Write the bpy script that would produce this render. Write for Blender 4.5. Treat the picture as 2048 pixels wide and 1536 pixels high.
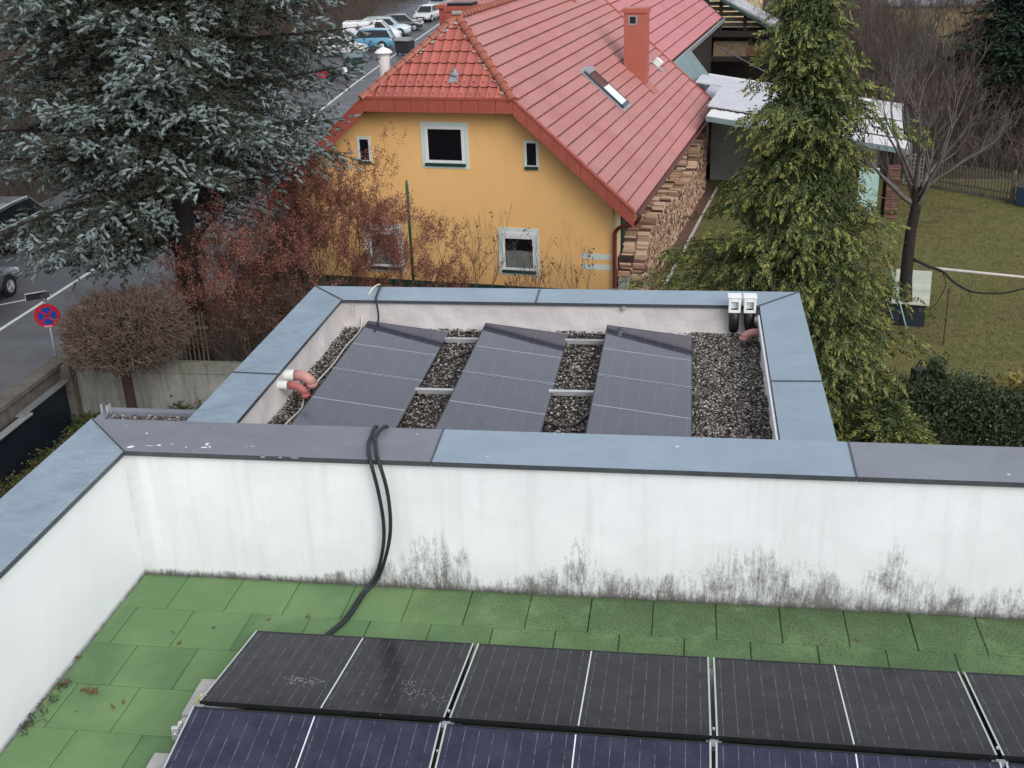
import bpy, math, random
import numpy as np
from mathutils import Vector, Matrix

for o in list(bpy.data.objects):
    bpy.data.objects.remove(o)
SC = bpy.context.scene
COL = SC.collection
rad = math.radians

# ------------------------------------------------------------------ camera
CAM = (3.240, -8.021, 5.341)
YAW, PITCH, ROLL, FPX = 0.16023, 0.40231, -0.038385, 2301.16
_f = Vector((-math.sin(YAW) * math.cos(PITCH), math.cos(YAW) * math.cos(PITCH), -math.sin(PITCH)))
_r0 = Vector((math.cos(YAW), math.sin(YAW), 0))
_u0 = _r0.cross(_f)
_r = _r0 * math.cos(ROLL) + _u0 * math.sin(ROLL)
_u = -_r0 * math.sin(ROLL) + _u0 * math.cos(ROLL)
cam = bpy.data.cameras.new('camera')
camo = bpy.data.objects.new('camera', cam)
COL.objects.link(camo)
camo.matrix_world = Matrix(((_r.x, _u.x, -_f.x, CAM[0]), (_r.y, _u.y, -_f.y, CAM[1]), (_r.z, _u.z, -_f.z, CAM[2]), (0, 0, 0, 1)))
cam.sensor_fit = 'HORIZONTAL'
cam.sensor_width = 36.0
cam.lens = FPX / 2048 * 36.0
cam.clip_end = 2000
cam.clip_start = 0.05
SC.camera = camo

# ------------------------------------------------------------------ light: overcast winter day
SUN_EL, SUN_AZ = rad(34), rad(143)      # azimuth measured clockwise from +Y
W = bpy.data.worlds.new('World')
SC.world = W
W.use_nodes = True
wn = W.node_tree
wn.nodes.clear()
sky = wn.nodes.new('ShaderNodeTexSky')
sky.sky_type = 'NISHITA'
sky.sun_disc = False
sky.sun_elevation = SUN_EL
sky.sun_rotation = SUN_AZ
sky.dust_density = 2.0
sky.air_density = 1.0
sky.ozone_density = 1.0
hs = wn.nodes.new('ShaderNodeHueSaturation')
hs.inputs['Saturation'].default_value = 0.42      # cloud cover greys the sky
bg = wn.nodes.new('ShaderNodeBackground')
bg.inputs['Strength'].default_value = 0.15
wo = wn.nodes.new('ShaderNodeOutputWorld')
wn.links.new(sky.outputs[0], hs.inputs['Color'])
cl = wn.nodes.new('ShaderNodeMix')                # closed cloud cover over the clear sky
cl.data_type = 'RGBA'
cl.inputs[0].default_value = 0.45
cl.inputs[7].default_value = (5.0, 5.2, 5.55, 1.0)
wn.links.new(hs.outputs[0], cl.inputs[6])
wn.links.new(cl.outputs[2], bg.inputs['Color'])
wn.links.new(bg.outputs[0], wo.inputs['Surface'])
sl = bpy.data.lights.new('sun', 'SUN')
sl.energy = 1.2
sl.angle = rad(35)
sl.color = (1.0, 0.985, 0.975)
so = bpy.data.objects.new('sun', sl)
COL.objects.link(so)
sd = Vector((math.sin(SUN_AZ) * math.cos(SUN_EL), math.cos(SUN_AZ) * math.cos(SUN_EL), math.sin(SUN_EL)))
so.rotation_euler = sd.to_track_quat('Z', 'Y').to_euler()
SC.view_settings.view_transform = 'Standard'
SC.view_settings.look = 'None'
SC.view_settings.exposure = 0.42
SC.view_settings.gamma = 1.0
SC.view_settings.use_curve_mapping = False
SC.cycles.max_bounces = 6
SC.cycles.diffuse_bounces = 3
SC.cycles.glossy_bounces = 3
SC.cycles.caustics_reflective = False
SC.cycles.caustics_refractive = False

# ------------------------------------------------------------------ helpers
rnd = random.Random(7)
NR = np.random.RandomState(11)
G = -6.2


def ray(px, py):
    return _f + _r * ((px - 1024) / FPX) - _u * ((py - 768) / FPX)


def at_z(px, py, z):
    d = ray(px, py)
    return Vector(CAM) + d * ((z - CAM[2]) / d.z)


def at_y(px, py, y):
    d = ray(px, py)
    return Vector(CAM) + d * ((y - CAM[1]) / d.y)


def tag(o, label=None, cat=None, group=None, kind=None):
    if label: o['label'] = label
    if cat: o['category'] = cat
    if group: o['group'] = group
    if kind: o['kind'] = kind
    return o


def empty(name, loc=(0, 0, 0), rz=0.0, label=None, cat=None, group=None, kind=None):
    o = bpy.data.objects.new(name, None)
    COL.objects.link(o)
    o.location = loc
    o.rotation_euler = (0, 0, rz)
    o.empty_display_size = 0.2
    return tag(o, label, cat, group, kind)


def dup(root, loc=None, rz=None, scale=None, label=None, group=None):
    def cp(o, parent):
        c = o.copy()
        COL.objects.link(c)
        if parent is not None: c.parent = parent
        for ch in list(o.children): cp(ch, c)
        return c
    r = cp(root, None)
    if loc is not None: r.location = loc
    if rz is not None: r.rotation_euler = (0, 0, rz)
    if scale is not None: r.scale = scale if hasattr(scale, '__len__') else (scale,) * 3
    if label: r['label'] = label
    if group: r['group'] = group
    return r


class MB:
    """collects simple shapes and links them as one mesh object"""
    def __init__(s):
        s.v = []; s.f = []; s.mi = []; s.cur = 0; s.groups = []

    def add(s, vs, fs):
        b = len(s.v)
        s.groups.append((list(vs), list(fs), s.cur))
        s.v += [tuple(v) for v in vs]
        s.f += [tuple(i + b for i in f) for f in fs]
        s.mi += [s.cur] * len(fs)
        return s

    def box(s, c, d, rz=0.0, M=None, taper=1.0):
        hx, hy, hz = d[0] / 2, d[1] / 2, d[2] / 2
        vs = []
        for z, t in ((-hz, 1.0), (hz, taper)):
            for x, y in ((-hx, -hy), (hx, -hy), (hx, hy), (-hx, hy)):
                p = Vector((x * t, y * t, z))
                if M is not None: p = M @ p
                elif rz: p = Vector((p.x * math.cos(rz) - p.y * math.sin(rz), p.x * math.sin(rz) + p.y * math.cos(rz), p.z))
                vs.append(p + Vector(c))
        return s.add(vs, [(3, 2, 1, 0), (4, 5, 6, 7), (0, 1, 5, 4), (1, 2, 6, 5), (2, 3, 7, 6), (3, 0, 4, 7)])

    def bx(s, x0, x1, y0, y1, z0, z1):
        return s.box(((x0 + x1) / 2, (y0 + y1) / 2, (z0 + z1) / 2), (x1 - x0, y1 - y0, z1 - z0))

    def quad(s, *p):
        return s.add(p, [tuple(range(len(p)))])

    def prism(s, poly, d):
        """poly: list of 3-D points (ccw seen from outside front), extruded by vector d"""
        n = len(poly); d = Vector(d)
        vs = [Vector(p) for p in poly] + [Vector(p) + d for p in poly]
        return s.add(vs, [tuple(range(n)), tuple(range(2 * n - 1, n - 1, -1))] + [(i, i + n, (i + 1) % n + n, (i + 1) % n) for i in range(n)])

    def tube(s, pts, r, n=8, caps=True):
        pts = [Vector(p) for p in pts]
        rs = r if hasattr(r, '__len__') else [r] * len(pts)
        vs = []; fs = []
        ref = None
        for i, p in enumerate(pts):
            t = (pts[min(i + 1, len(pts) - 1)] - pts[max(i - 1, 0)])
            t = t.normalized() if t.length > 1e-9 else Vector((0, 0, 1))
            if ref is None: ref = Vector((0, 0, 1)) if abs(t.z) < .9 else Vector((1, 0, 0))
            a = t.cross(ref).normalized(); b = t.cross(a).normalized()
            ref = a.cross(t)
            for k in range(n):
                an = 2 * math.pi * k / n
                vs.append(p + (a * math.cos(an) + b * math.sin(an)) * rs[i])
        for i in range(len(pts) - 1):
            for k in range(n):
                fs.append((i * n + k, i * n + (k + 1) % n, (i + 1) * n + (k + 1) % n, (i + 1) * n + k))
        if caps:
            fs.append(tuple(range(n - 1, -1, -1))); fs.append(tuple(range((len(pts) - 1) * n, len(pts) * n)))
        return s.add(vs, fs)

    def lathe(s, prof, n=20, M=None):
        vs = []; fs = []
        for r, z in prof:
            for k in range(n):
                a = 2 * math.pi * k / n
                p = Vector((r * math.cos(a), r * math.sin(a), z))
                vs.append(M @ p if M is not None else p)
        for i in range(len(prof) - 1):
            for k in range(n):
                fs.append((i * n + k, i * n + (k + 1) % n, (i + 1) * n + (k + 1) % n, (i + 1) * n + k))
        fs.append(tuple(range(n - 1, -1, -1))); fs.append(tuple(range((len(prof) - 1) * n, len(prof) * n)))
        return s.add(vs, fs)

    def each(s, name, mats, parent=None, **kw):
        """every added shape becomes an object of its own"""
        out = []
        for vs, fs, c in s.groups:
            m = MB(); m.cur = c; m.add(vs, fs)
            out.append(m.build(name, mats, parent, **kw))
        return out

    def build(s, name, mats, parent=None, smooth=False, bevel=0.0, recalc=True, loc=None):
        if not isinstance(mats, (list, tuple)): mats = [mats]
        me = bpy.data.meshes.new(name)
        me.from_pydata(s.v, [], s.f)
        for m in mats: me.materials.append(m)
        if len(mats) > 1: me.polygons.foreach_set('material_index', s.mi)
        if recalc:
            import bmesh
            b = bmesh.new(); b.from_mesh(me)
            bmesh.ops.recalc_face_normals(b, faces=b.faces)
            b.to_mesh(me); b.free()
        if smooth: me.polygons.foreach_set('use_smooth', [True] * len(me.polygons))
        me.update()
        o = bpy.data.objects.new(name, me)
        COL.objects.link(o)
        if parent is not None: o.parent = parent
        if loc is not None: o.location = loc
        if bevel:
            m = o.modifiers.new('bevel', 'BEVEL'); m.width = bevel; m.segments = 2; m.limit_method = 'ANGLE'
        return o


def np_mesh(name, V, F, mats, parent=None, smooth=False, mi=None):
    """V (n,3); F (m,k) with constant k"""
    me = bpy.data.meshes.new(name)
    V = np.asarray(V, np.float32); F = np.asarray(F, np.int32)
    me.vertices.add(len(V)); me.vertices.foreach_set('co', V.ravel())
    k = F.shape[1]
    me.loops.add(F.size); me.loops.foreach_set('vertex_index', F.ravel())
    me.polygons.add(len(F)); me.polygons.foreach_set('loop_start', np.arange(0, F.size, k, dtype=np.int32))
    me.polygons.foreach_set('loop_total', np.full(len(F), k, np.int32))
    if not isinstance(mats, (list, tuple)): mats = [mats]
    for m in mats: me.materials.append(m)
    if mi is not None: me.polygons.foreach_set('material_index', np.asarray(mi, np.int32))
    if smooth: me.polygons.foreach_set('use_smooth', np.ones(len(F), bool))
    me.update(calc_edges=True)
    me.validate()
    o = bpy.data.objects.new(name, me)
    COL.objects.link(o)
    if parent is not None: o.parent = parent
    return o


def frame_of(D):
    """two unit vectors perpendicular to each row of D"""
    D = D / (np.linalg.norm(D, axis=1, keepdims=True) + 1e-9)
    ref = np.where(np.abs(D[:, 2:3]) < .9, np.array([[0, 0, 1.0]]), np.array([[1.0, 0, 0]]))
    A = np.cross(D, ref); A /= np.linalg.norm(A, axis=1, keepdims=True) + 1e-9
    return A, np.cross(D, A), D


def seg_mesh(name, segs, mat, parent=None, n=4):
    """segs: list/array of (x0,y0,z0,r0,x1,y1,z1,r1) -> open prisms"""
    S = np.asarray(segs, float).reshape(-1, 8)
    P0, R0, P1, R1 = S[:, :3], S[:, 3:4], S[:, 4:7], S[:, 7:8]
    A, B, D = frame_of(P1 - P0)
    vs = []
    for P, Rr in ((P0, R0), (P1, R1)):
        for k in range(n):
            a = 2 * math.pi * k / n
            vs.append(P + (A * math.cos(a) + B * math.sin(a)) * Rr)
    V = np.stack(vs, 1).reshape(-1, 3)
    m = len(S); base = np.arange(m)[:, None] * (2 * n)
    F = np.concatenate([base + np.array([[k, (k + 1) % n, n + (k + 1) % n, n + k]]) for k in range(n)], 0)
    return np_mesh(name, V, F, mat, parent)


def spindle_mesh(name, P0, D, R, mats, parent=None, n=4, mi=None, mid=.35, tip=.25):
    """needle shoots: closed spindles from P0 along D with radius R"""
    A, B, _ = frame_of(D)
    m = len(P0); R = R.reshape(-1, 1)
    rings = [(0.0, .5), (mid, 1.0), (.84, .78), (1.0, tip)]
    vs = []
    for t, s in rings:
        for k in range(n):
            a = 2 * math.pi * k / n
            vs.append(P0 + D * t + (A * math.cos(a) + B * math.sin(a)) * R * s)
    nv = n * len(rings)
    V = np.stack(vs, 1).reshape(-1, 3)
    base = np.arange(m)[:, None] * nv
    q = []
    for i in range(len(rings) - 1):
        for k in range(n):
            q.append([i * n + k, i * n + (k + 1) % n, (i + 1) * n + (k + 1) % n, (i + 1) * n + k])
    if n == 4: q.append([12, 13, 14, 15])
    F = (base[:, None, :] + np.array(q)[None, :, :]).reshape(-1, 4)
    mm = None if mi is None else np.repeat(mi, len(q))
    return np_mesh(name, V, F, mats, parent, mi=mm)


def leaf_mesh(name, C, U, Vv, mats, parent=None, mi=None):
    """kite-shaped leaves: base C, length vector U, half-width vector Vv"""
    V = np.stack([C, C + U * .45 + Vv, C + U, C + U * .45 - Vv], 1).reshape(-1, 3)
    F = np.arange(len(C) * 4).reshape(-1, 4)
    return np_mesh(name, V, F, mats, parent, mi=mi)


def rand_dirs(n, rs=NR):
    d = rs.normal(size=(n, 3)); return d / np.linalg.norm(d, axis=1, keepdims=True)


# ------------------------------------------------------------------ materials
def C3(c): return (c[0], c[1], c[2], 1.0)


class Nt:
    def __init__(s, name, rough=.7, spec=.5, metal=0.0):
        m = bpy.data.materials.new(name); m.use_nodes = True
        s.m = m; s.t = m.node_tree
        s.p = s.t.nodes['Principled BSDF']
        s.p.inputs['Roughness'].default_value = rough
        s.p.inputs['Metallic'].default_value = metal
        s.p.inputs['Specular IOR Level'].default_value = spec

    def n(s, typ, **kw):
        nd = s.t.nodes.new(typ)
        for k, v in kw.items():
            if hasattr(nd, k): setattr(nd, k, v)
            else: nd.inputs[k].default_value = v
        return nd

    def l(s, a, b): s.t.links.new(a, b)

    def coord(s, scale=(1, 1, 1), kind='Object'):
        tc = s.n('ShaderNodeTexCoord'); mp = s.n('ShaderNodeMapping')
        mp.inputs['Scale'].default_value = scale
        s.l(tc.outputs[kind], mp.inputs['Vector'])
        return mp.outputs[0]

    def noise(s, scale, detail=4, vec=None, rough=.6, dist=0.0):
        nd = s.n('ShaderNodeTexNoise')
        nd.inputs['Scale'].default_value = scale; nd.inputs['Detail'].default_value = detail
        nd.inputs['Roughness'].default_value = rough; nd.inputs['Distortion'].default_value = dist
        if vec is None: vec = s.coord()
        s.l(vec, nd.inputs['Vector'])
        return nd.outputs['Fac']

    def ramp(s, fac, stops):
        r = s.n('ShaderNodeValToRGB')
        e = r.color_ramp.elements
        while len(e) < len(stops): e.new(.5)
        for i, (p, c) in enumerate(stops):
            e[i].position = p; e[i].color = C3(c) if hasattr(c, '__len__') else (c, c, c, 1)
        s.l(fac, r.inputs[0])
        return r.outputs[0]

    def mix(s, fac, a, b, mode='MIX'):
        x = s.n('ShaderNodeMix', data_type='RGBA', blend_type=mode)
        for sock, v in ((x.inputs[0], fac), (x.inputs[6], a), (x.inputs[7], b)):
            if hasattr(v, 'is_linked'): s.l(v, sock)
            elif hasattr(v, '__len__'): sock.default_value = C3(v)
            else: sock.default_value = v
        return x.outputs[2]

    def math(s, op, a, b=None, c=None, clamp=False):
        x = s.n('ShaderNodeMath', operation=op); x.use_clamp = clamp
        for i, v in enumerate((a, b, c)):
            if v is None: continue
            if hasattr(v, 'is_linked'): s.l(v, x.inputs[i])
            else: x.inputs[i].default_value = v
        return x.outputs[0]

    def sep(s, vec):
        x = s.n('ShaderNodeSeparateXYZ'); s.l(vec, x.inputs[0]); return x.outputs

    def island(s): return s.n('ShaderNodeNewGeometry').outputs['Random Per Island']

    def base(s, c):
        if hasattr(c, 'is_linked'): s.l(c, s.p.inputs['Base Color'])
        else: s.p.inputs['Base Color'].default_value = C3(c)
        return s

    def bump(s, h, dist=.01, strength=.5):
        b = s.n('ShaderNodeBump'); b.inputs['Distance'].default_value = dist; b.inputs['Strength'].default_value = strength
        s.l(h, b.inputs['Height']); s.l(b.outputs[0], s.p.inputs['Normal']); return s


def mul(c, k): return tuple(min(1, x * k) for x in c)


def mat(name, c, rough=.7, var=.15, scale=6.0, bump=0.0, bscale=None, spec=.4, metal=0.0, c2=None, island=0.0, detail=5):
    """general weathered material: two noises vary the colour, optional bump and per-piece variation"""
    k = Nt(name, rough, spec, metal)
    a = k.noise(scale, detail)
    col = k.ramp(a, [(.3, mul(c, 1 - var)), (.7, c2 if c2 else mul(c, 1 + var))])
    if island:
        f = k.math('MULTIPLY_ADD', k.island(), 2 * island, 1 - island)
        cc = k.n('ShaderNodeCombineXYZ')
        for i in range(3): k.l(f, cc.inputs[i])
        col = k.mix(1.0, col, cc.outputs[0], 'MULTIPLY')
    k.base(col)
    if bump: k.bump(k.noise(bscale or scale * 6, 4), bump, .6)
    return k.m


def leafmat(name, stops, rough=.6, trans=0.0, spec=.3, nscale=1.5, nvar=.35):
    """foliage: colour by leaf island through a ramp, plus clump-scale variation"""
    k = Nt(name, rough, spec)
    f = k.math('ADD', k.math('MULTIPLY', k.island(), 1 - nvar), k.math('MULTIPLY', k.noise(nscale, 3), nvar))
    k.base(k.ramp(f, stops))
    if trans:
        k.p.inputs['Subsurface Weight'].default_value = 0.0
        k.p.inputs['Transmission Weight'].default_value = 0.0
    return k.m


M = {}
M['white_plaster_plain'] = mat('white_plaster_plain', (.78, .78, .77), .9, .04, 4, .002, 160)
M['lip'] = mat('dark_grey_metal', (.055, .062, .07), .45, .2, 8)
M['black'] = mat('black_plastic', (.012, .012, .014), .45, .2, 8)
M['rubber'] = mat('black_rubber', (.018, .019, .022), .5, .2, 12)
M['alu'] = mat('aluminium', (.62, .63, .64), .35, .08, 10, metal=.6)
M['galv'] = mat('galvanised_steel', (.35, .37, .38), .5, .15, 12, metal=.5)
M['white_paint'] = mat('white_paint', (.78, .79, .78), .5, .05, 6)
M['mint_paint'] = mat('mint_white_paint', (.62, .71, .67), .75, .06, 9, .001, 90)
M['green_paint'] = mat('dark_green_paint', (.012, .045, .032), .5, .2, 9)
M['dark_glass'] = mat('dark_window_glass', (.006, .007, .010), .06, .1, 3, spec=.5)
M['dark_wood'] = mat('dark_brown_wood', (.035, .026, .022), .85, .4, 9, .004)
M['red_metal'] = mat('red_sheet_metal', (.36, .088, .062), .5, .1, 2.5, spec=.4)
M['dark_red_metal'] = mat('dark_red_metal', (.14, .03, .025), .45, .15, 6)
M['concrete'] = None
M['bark'] = mat('grey_brown_bark', (.055, .045, .038), .95, .4, 14, .01, 60)
M['bark_dark'] = mat('dark_bark', (.022, .018, .016), .95, .4, 14, .01, 60)
M['bark_brown'] = mat('brown_bark', (.05, .028, .02), .95, .4, 14, .01, 60)
M['twig'] = mat('grey_twig_bark', (.125, .108, .098), .9, .3, 6)
M['twig_brown'] = mat('brown_twig_bark', (.115, .088, .072), .9, .35, 3)
M['twig_red'] = mat('red_brown_twig_bark', (.105, .066, .054), .9, .35, 3)

# ---- special materials
def m_stained_wall():
    k = Nt('stained_white_plaster', .92, .25)
    co = k.coord()
    X, Y, Z = k.sep(co)
    xn = k.math('DIVIDE', k.math('ADD', X, 1.4), 9.0)
    env = k.ramp(xn, [(0, .02), (.18, .05), (.24, .13), (.285, .52), (.31, .46), (.335, .10), (.385, .14), (.42, .42), (.455, .26), (.495, .14), (.55, .40), (.61, .48), (.655, .28), (.70, .46), (.76, .18), (.85, .28), (1, .12)])
    e2 = k.noise(1.0, 2, k.coord((2.3, 0, 0)))
    env = k.math('MULTIPLY', env, k.math('MULTIPLY_ADD', e2, 1.5, .15))
    env = k.math('ADD', k.math('MULTIPLY', env, 1.55), .04)
    fall = k.math('SUBTRACT', 1.0, k.math('DIVIDE', Z, env), clamp=True)
    st = k.noise(1.0, 6, k.coord((30, 30, 5.5)), .75, .3)
    sp = k.noise(1.0, 4, k.coord((75, 75, 34)), .7)
    bl = k.noise(1.0, 4, k.coord((4.2, 4.2, 3.0)), .6)
    thr = k.math('ADD', k.math('ADD', k.math('MULTIPLY', st, .42), k.math('MULTIPLY', sp, .26)), k.math('MULTIPLY', bl, .42))
    msk = k.math('MULTIPLY', k.math('SUBTRACT', k.math('ADD', thr, k.math('MULTIPLY', fall, .20)), .612, clamp=True), 6.5, clamp=True)
    msk = k.math('MULTIPLY', msk, k.math('MULTIPLY', fall, 3.0, clamp=True))
    # a few dark runs start in the joint at the floor
    for cx_, hh_, ww_ in ((1.32, .52, .13), (1.24, .36, .07), (1.06, .24, .04), (2.46, .16, .035), (3.62, .20, .05), (2.9, .22, .12), (4.05, .24, .10)):
        dx = k.math('DIVIDE', k.math('ABSOLUTE', k.math('SUBTRACT', X, cx_)), ww_)
        hgt = k.math('DIVIDE', Z, hh_)
        mm = k.math('SUBTRACT', 1.0, k.math('ADD', dx, k.math('MULTIPLY', hgt, .8)), clamp=True)
        mm = k.math('MULTIPLY', mm, k.math('MULTIPLY_ADD', k.math('ADD', st, sp), 2.6, -2.0, clamp=True))
        msk = k.math('MAXIMUM', msk, k.math('MULTIPLY', mm, 2.2, clamp=True))
    # damp foot of the wall
    foot = k.math('MULTIPLY', k.math('SUBTRACT', 1.0, k.math('DIVIDE', Z, .05), clamp=True), k.math('MULTIPLY', k.noise(9, 3), 1.1), clamp=True)
    base = k.ramp(k.noise(1.3, 6, None, .7), [(.3, (.68, .695, .71)), (.7, (.80, .815, .835))])
    drip = k.noise(1.0, 4, k.coord((9, 9, .5)))
    base = k.mix(k.math('MULTIPLY', k.math('SUBTRACT', drip, .49, clamp=True), 1.4), base, (.56, .57, .575))
    # grime in the inner corner at the left
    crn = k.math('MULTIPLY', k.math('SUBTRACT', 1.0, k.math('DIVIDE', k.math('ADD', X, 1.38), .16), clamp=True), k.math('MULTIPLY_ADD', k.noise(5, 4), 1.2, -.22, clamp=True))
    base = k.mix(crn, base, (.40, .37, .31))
    c = k.mix(k.math('MULTIPLY', msk, .84), base, (.08, .070, .06))
    c = k.mix(foot, c, (.06, .055, .04))
    k.base(c)
    k.bump(k.noise(190, 3), .0025, .7)
    return k.m


def m_side_wall():
    k = Nt('white_plaster_side', .92, .25)
    X, Y, Z = k.sep(k.coord())
    base = k.ramp(k.noise(1.1, 5), [(.3, (.72, .735, .755)), (.7, (.80, .815, .835))])
    foot = k.math('MULTIPLY', k.math('SUBTRACT', 1.0, k.math('DIVIDE', Z, .04), clamp=True), k.math('MULTIPLY', k.noise(8, 3), 1.2), clamp=True)
    c = k.mix(foot, base, (.08, .075, .06))
    k.base(c); k.bump(k.noise(190, 3), .0025, .7)
    return k.m


def m_coping(name, c, mott=.25, streak=.0, spots=0.0):
    k = Nt(name, .46, .5, .0)
    a = k.noise(1.6, 6, None, .7, .6)
    b = k.noise(9, 5, None, .7)
    col = k.ramp(a, [(.3, mul(c, 1 - mott)), (.5, c), (.7, mul(c, 1 + mott))])
    if streak:
        s = k.noise(1.0, 6, k.coord((5, 16, 5)), .75, 1.2)
        col = k.mix(k.math('MULTIPLY', k.math('SUBTRACT', s, .5, clamp=True), streak * 4, clamp=True), col, mul(c, 1.45))
        d = k.noise(3.1, 6, None, .7, 2.0)
        col = k.mix(k.math('MULTIPLY', k.math('SUBTRACT', d, .52, clamp=True), streak * 3, clamp=True), col, mul((c[0] * .85, c[1] * .95, c[2]), .72))
    col = k.mix(k.math('MULTIPLY', b, .16), col, mul(c, .6))
    if spots:
        v = k.n('ShaderNodeTexVoronoi'); v.inputs['Scale'].default_value = 5.0; k.l(k.coord(), v.inputs['Vector'])
        sp = k.math('MULTIPLY', k.math('LESS_THAN', v.outputs['Distance'], .07), k.math('GREATER_THAN', k.noise(1.7, 2), .56))
        col = k.mix(k.math('MULTIPLY', sp, spots), col, (.62, .64, .66))
    k.base(col)
    k.l(k.ramp(k.noise(4, 4), [(.3, .36), (.7, .56)]), k.p.inputs['Roughness'])
    k.bump(k.noise(2.2, 2), .012, .15)
    return k.m


def m_tiles():
    k = Nt('green_rubber_tile', .9, .25)
    isl = k.island()
    X, Y, Z = k.sep(k.coord())
    c = k.ramp(isl, [(0, (.115, .205, .092)), (.5, (.14, .24, .105)), (1, (.165, .272, .115))])
    cl = k.noise(1.5, 5, None, .6, .4)
    c = k.mix(k.math('MULTIPLY', k.math('SUBTRACT', cl, .44, clamp=True), 3.0, clamp=True), c, (.225, .335, .15))
    # dark algae on the damp tiles by the stained wall, to the right
    gx = k.math('MULTIPLY', k.math('SUBTRACT', X, .7), .45, clamp=True)
    gy = k.math('SUBTRACT', 1.0, k.math('DIVIDE', k.math('ABSOLUTE', Y), 1.15), clamp=True)
    fine = k.noise(55, 4, None, .7)
    med = k.noise(4.5, 4, None, .6)
    a = k.math('MULTIPLY', k.math('MULTIPLY', gx, gy), k.math('MULTIPLY_ADD', med, 3.2, -.75, clamp=True), clamp=True)
    dk = k.math('MULTIPLY', k.math('MULTIPLY_ADD', fine, 5.0, -2.2, clamp=True), k.math('MULTIPLY', a, 2.2, clamp=True), clamp=True)
    c = k.mix(k.math('MULTIPLY', a, .75, clamp=True), c, (.085, .12, .05))
    c = k.mix(k.math('MULTIPLY', dk, .8), c, (.03, .04, .022))
    # dirty line at the foot of the front wall
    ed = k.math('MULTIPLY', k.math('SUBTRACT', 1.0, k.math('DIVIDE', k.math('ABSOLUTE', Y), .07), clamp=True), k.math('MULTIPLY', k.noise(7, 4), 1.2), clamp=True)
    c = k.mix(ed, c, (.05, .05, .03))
    c = k.mix(k.math('MULTIPLY', k.noise(240, 2), .35), c, (.06, .12, .06))
    k.base(c); k.bump(k.noise(170, 3), .003, .8)
    return k.m


def m_pv(name, cell, lines, pitch, axis, dirty=.15, cross=0.0, rough=.09, ior=1.5):
    """solar glass: dark cells under smooth glass; thin bus wires run across the panel"""
    k = Nt(name, rough, .5)
    co = k.coord()
    S = k.sep(co)
    a = S[0] if axis == 0 else S[1]
    fr = k.math('ABSOLUTE', k.math('SUBTRACT', k.math('FRACT', k.math('DIVIDE', k.math('ADD', a, 50.0), pitch)), .5))
    ln = k.math('LESS_THAN', fr, .0016 / pitch)
    br = k.noise(1.0, 3, k.coord((3, 14, 1) if axis == 0 else (14, 3, 1)))
    ln = k.math('MULTIPLY', ln, k.math('MULTIPLY_ADD', br, 3.6, -1.35, clamp=True))
    c = k.ramp(k.noise(1.4, 3), [(.3, mul(cell, .85)), (.7, mul(cell, 1.15))])
    if cross:
        b = S[1] if axis == 0 else S[0]
        f2 = k.math('LESS_THAN', k.math('FRACT', k.math('DIVIDE', k.math('ADD', b, 50.0), .0105)), .28)
        c = k.mix(k.math('MULTIPLY', f2, cross), c, mul(cell, 2.6))
    c = k.mix(k.math('MULTIPLY', ln, .62), c, lines)
    d = k.math('MULTIPLY', k.math('MULTIPLY_ADD', k.noise(5, 6, None, .75), 2.2, -.95, clamp=True), dirty)
    c = k.mix(d, c, (.30, .31, .33))
    k.base(c)
    k.l(k.ramp(k.noise(7, 5), [(.35, rough), (.75, rough * 1.7 + .01)]), k.p.inputs['Roughness'])
    k.p.inputs['IOR'].default_value = ior
    return k.m


M['wall_front'] = m_stained_wall()
M['wall_side'] = m_side_wall()
M['cop_blue'] = m_coping('blue_grey_coping', (.25, .322, .385), .10, 0, .0)
M['cop_weather'] = m_coping('weathered_blue_grey_coping', (.24, .305, .365), .20, .7, .0)
M['cop_mauve'] = m_coping('mauve_grey_coping', (.205, .217, .252), .10, .0, .0)
M['cop_soiled'] = m_coping('soiled_mauve_grey_coping', (.18, .189, .22), .14, .15, .5)
M['tile'] = m_tiles()
M['joint'] = mat('dark_joint', (.018, .03, .017), .95, .3, 20)
M['membrane'] = mat('pale_roof_membrane', (.56, .52, .51), .6, .10, 2.5, .05, 3.0)
M['stucco_out'] = mat('pale_stucco', (.6, .6, .58), .9, .06, 3, .003, 120)
M['pv_front'] = m_pv('dark_solar_glass', (.020, .020, .025), (.36, .37, .40), .0945, 0, .10, .0, .14, 1.28)
M['pv_front2'] = m_pv('blue_solar_glass', (.017, .019, .038), (.40, .41, .47), .0945, 0, .13, .5, .16, 1.4)
M['pv_back'] = m_pv('lower_solar_glass', (.040, .040, .062), (.30, .31, .38), .182, 0, .10, .0, .04, 1.85)
M['pv_line'] = mat('white_panel_seam', (.72, .73, .75), .5, .1, 20)
M['pv_seam'] = mat('dull_panel_seam', (.40, .41, .47), .45, .12, 20)
M['pv_frame'] = mat('black_panel_frame', (.015, .015, .017), .4, .2, 10)
M['pebble'] = None


def m_pebble():
    k = Nt('roof_pebble', .75, .3)
    k.base(k.ramp(k.island(), [(0, (.02, .016, .014)), (.3, (.065, .054, .046)), (.6, (.15, .13, .11)), (.85, (.30, .27, .24)), (1, (.62, .60, .57))]))
    return k.m


M['pebble'] = m_pebble()


def m_gravel_sheet():
    k = Nt('gravel_bed', .95, .2)
    v = k.n('ShaderNodeTexVoronoi'); v.inputs['Scale'].default_value = 34; k.l(k.coord(), v.inputs['Vector'])
    s = k.n('ShaderNodeSeparateColor'); k.l(v.outputs['Color'], s.inputs[0])
    k.base(k.ramp(s.outputs[0], [(0, (.012, .010, .009)), (.6, (.05, .042, .036)), (1, (.16, .14, .12))]))
    k.bump(v.outputs['Distance'], .02, -1.0)
    return k.m


M['gravel_bed'] = m_gravel_sheet()


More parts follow.
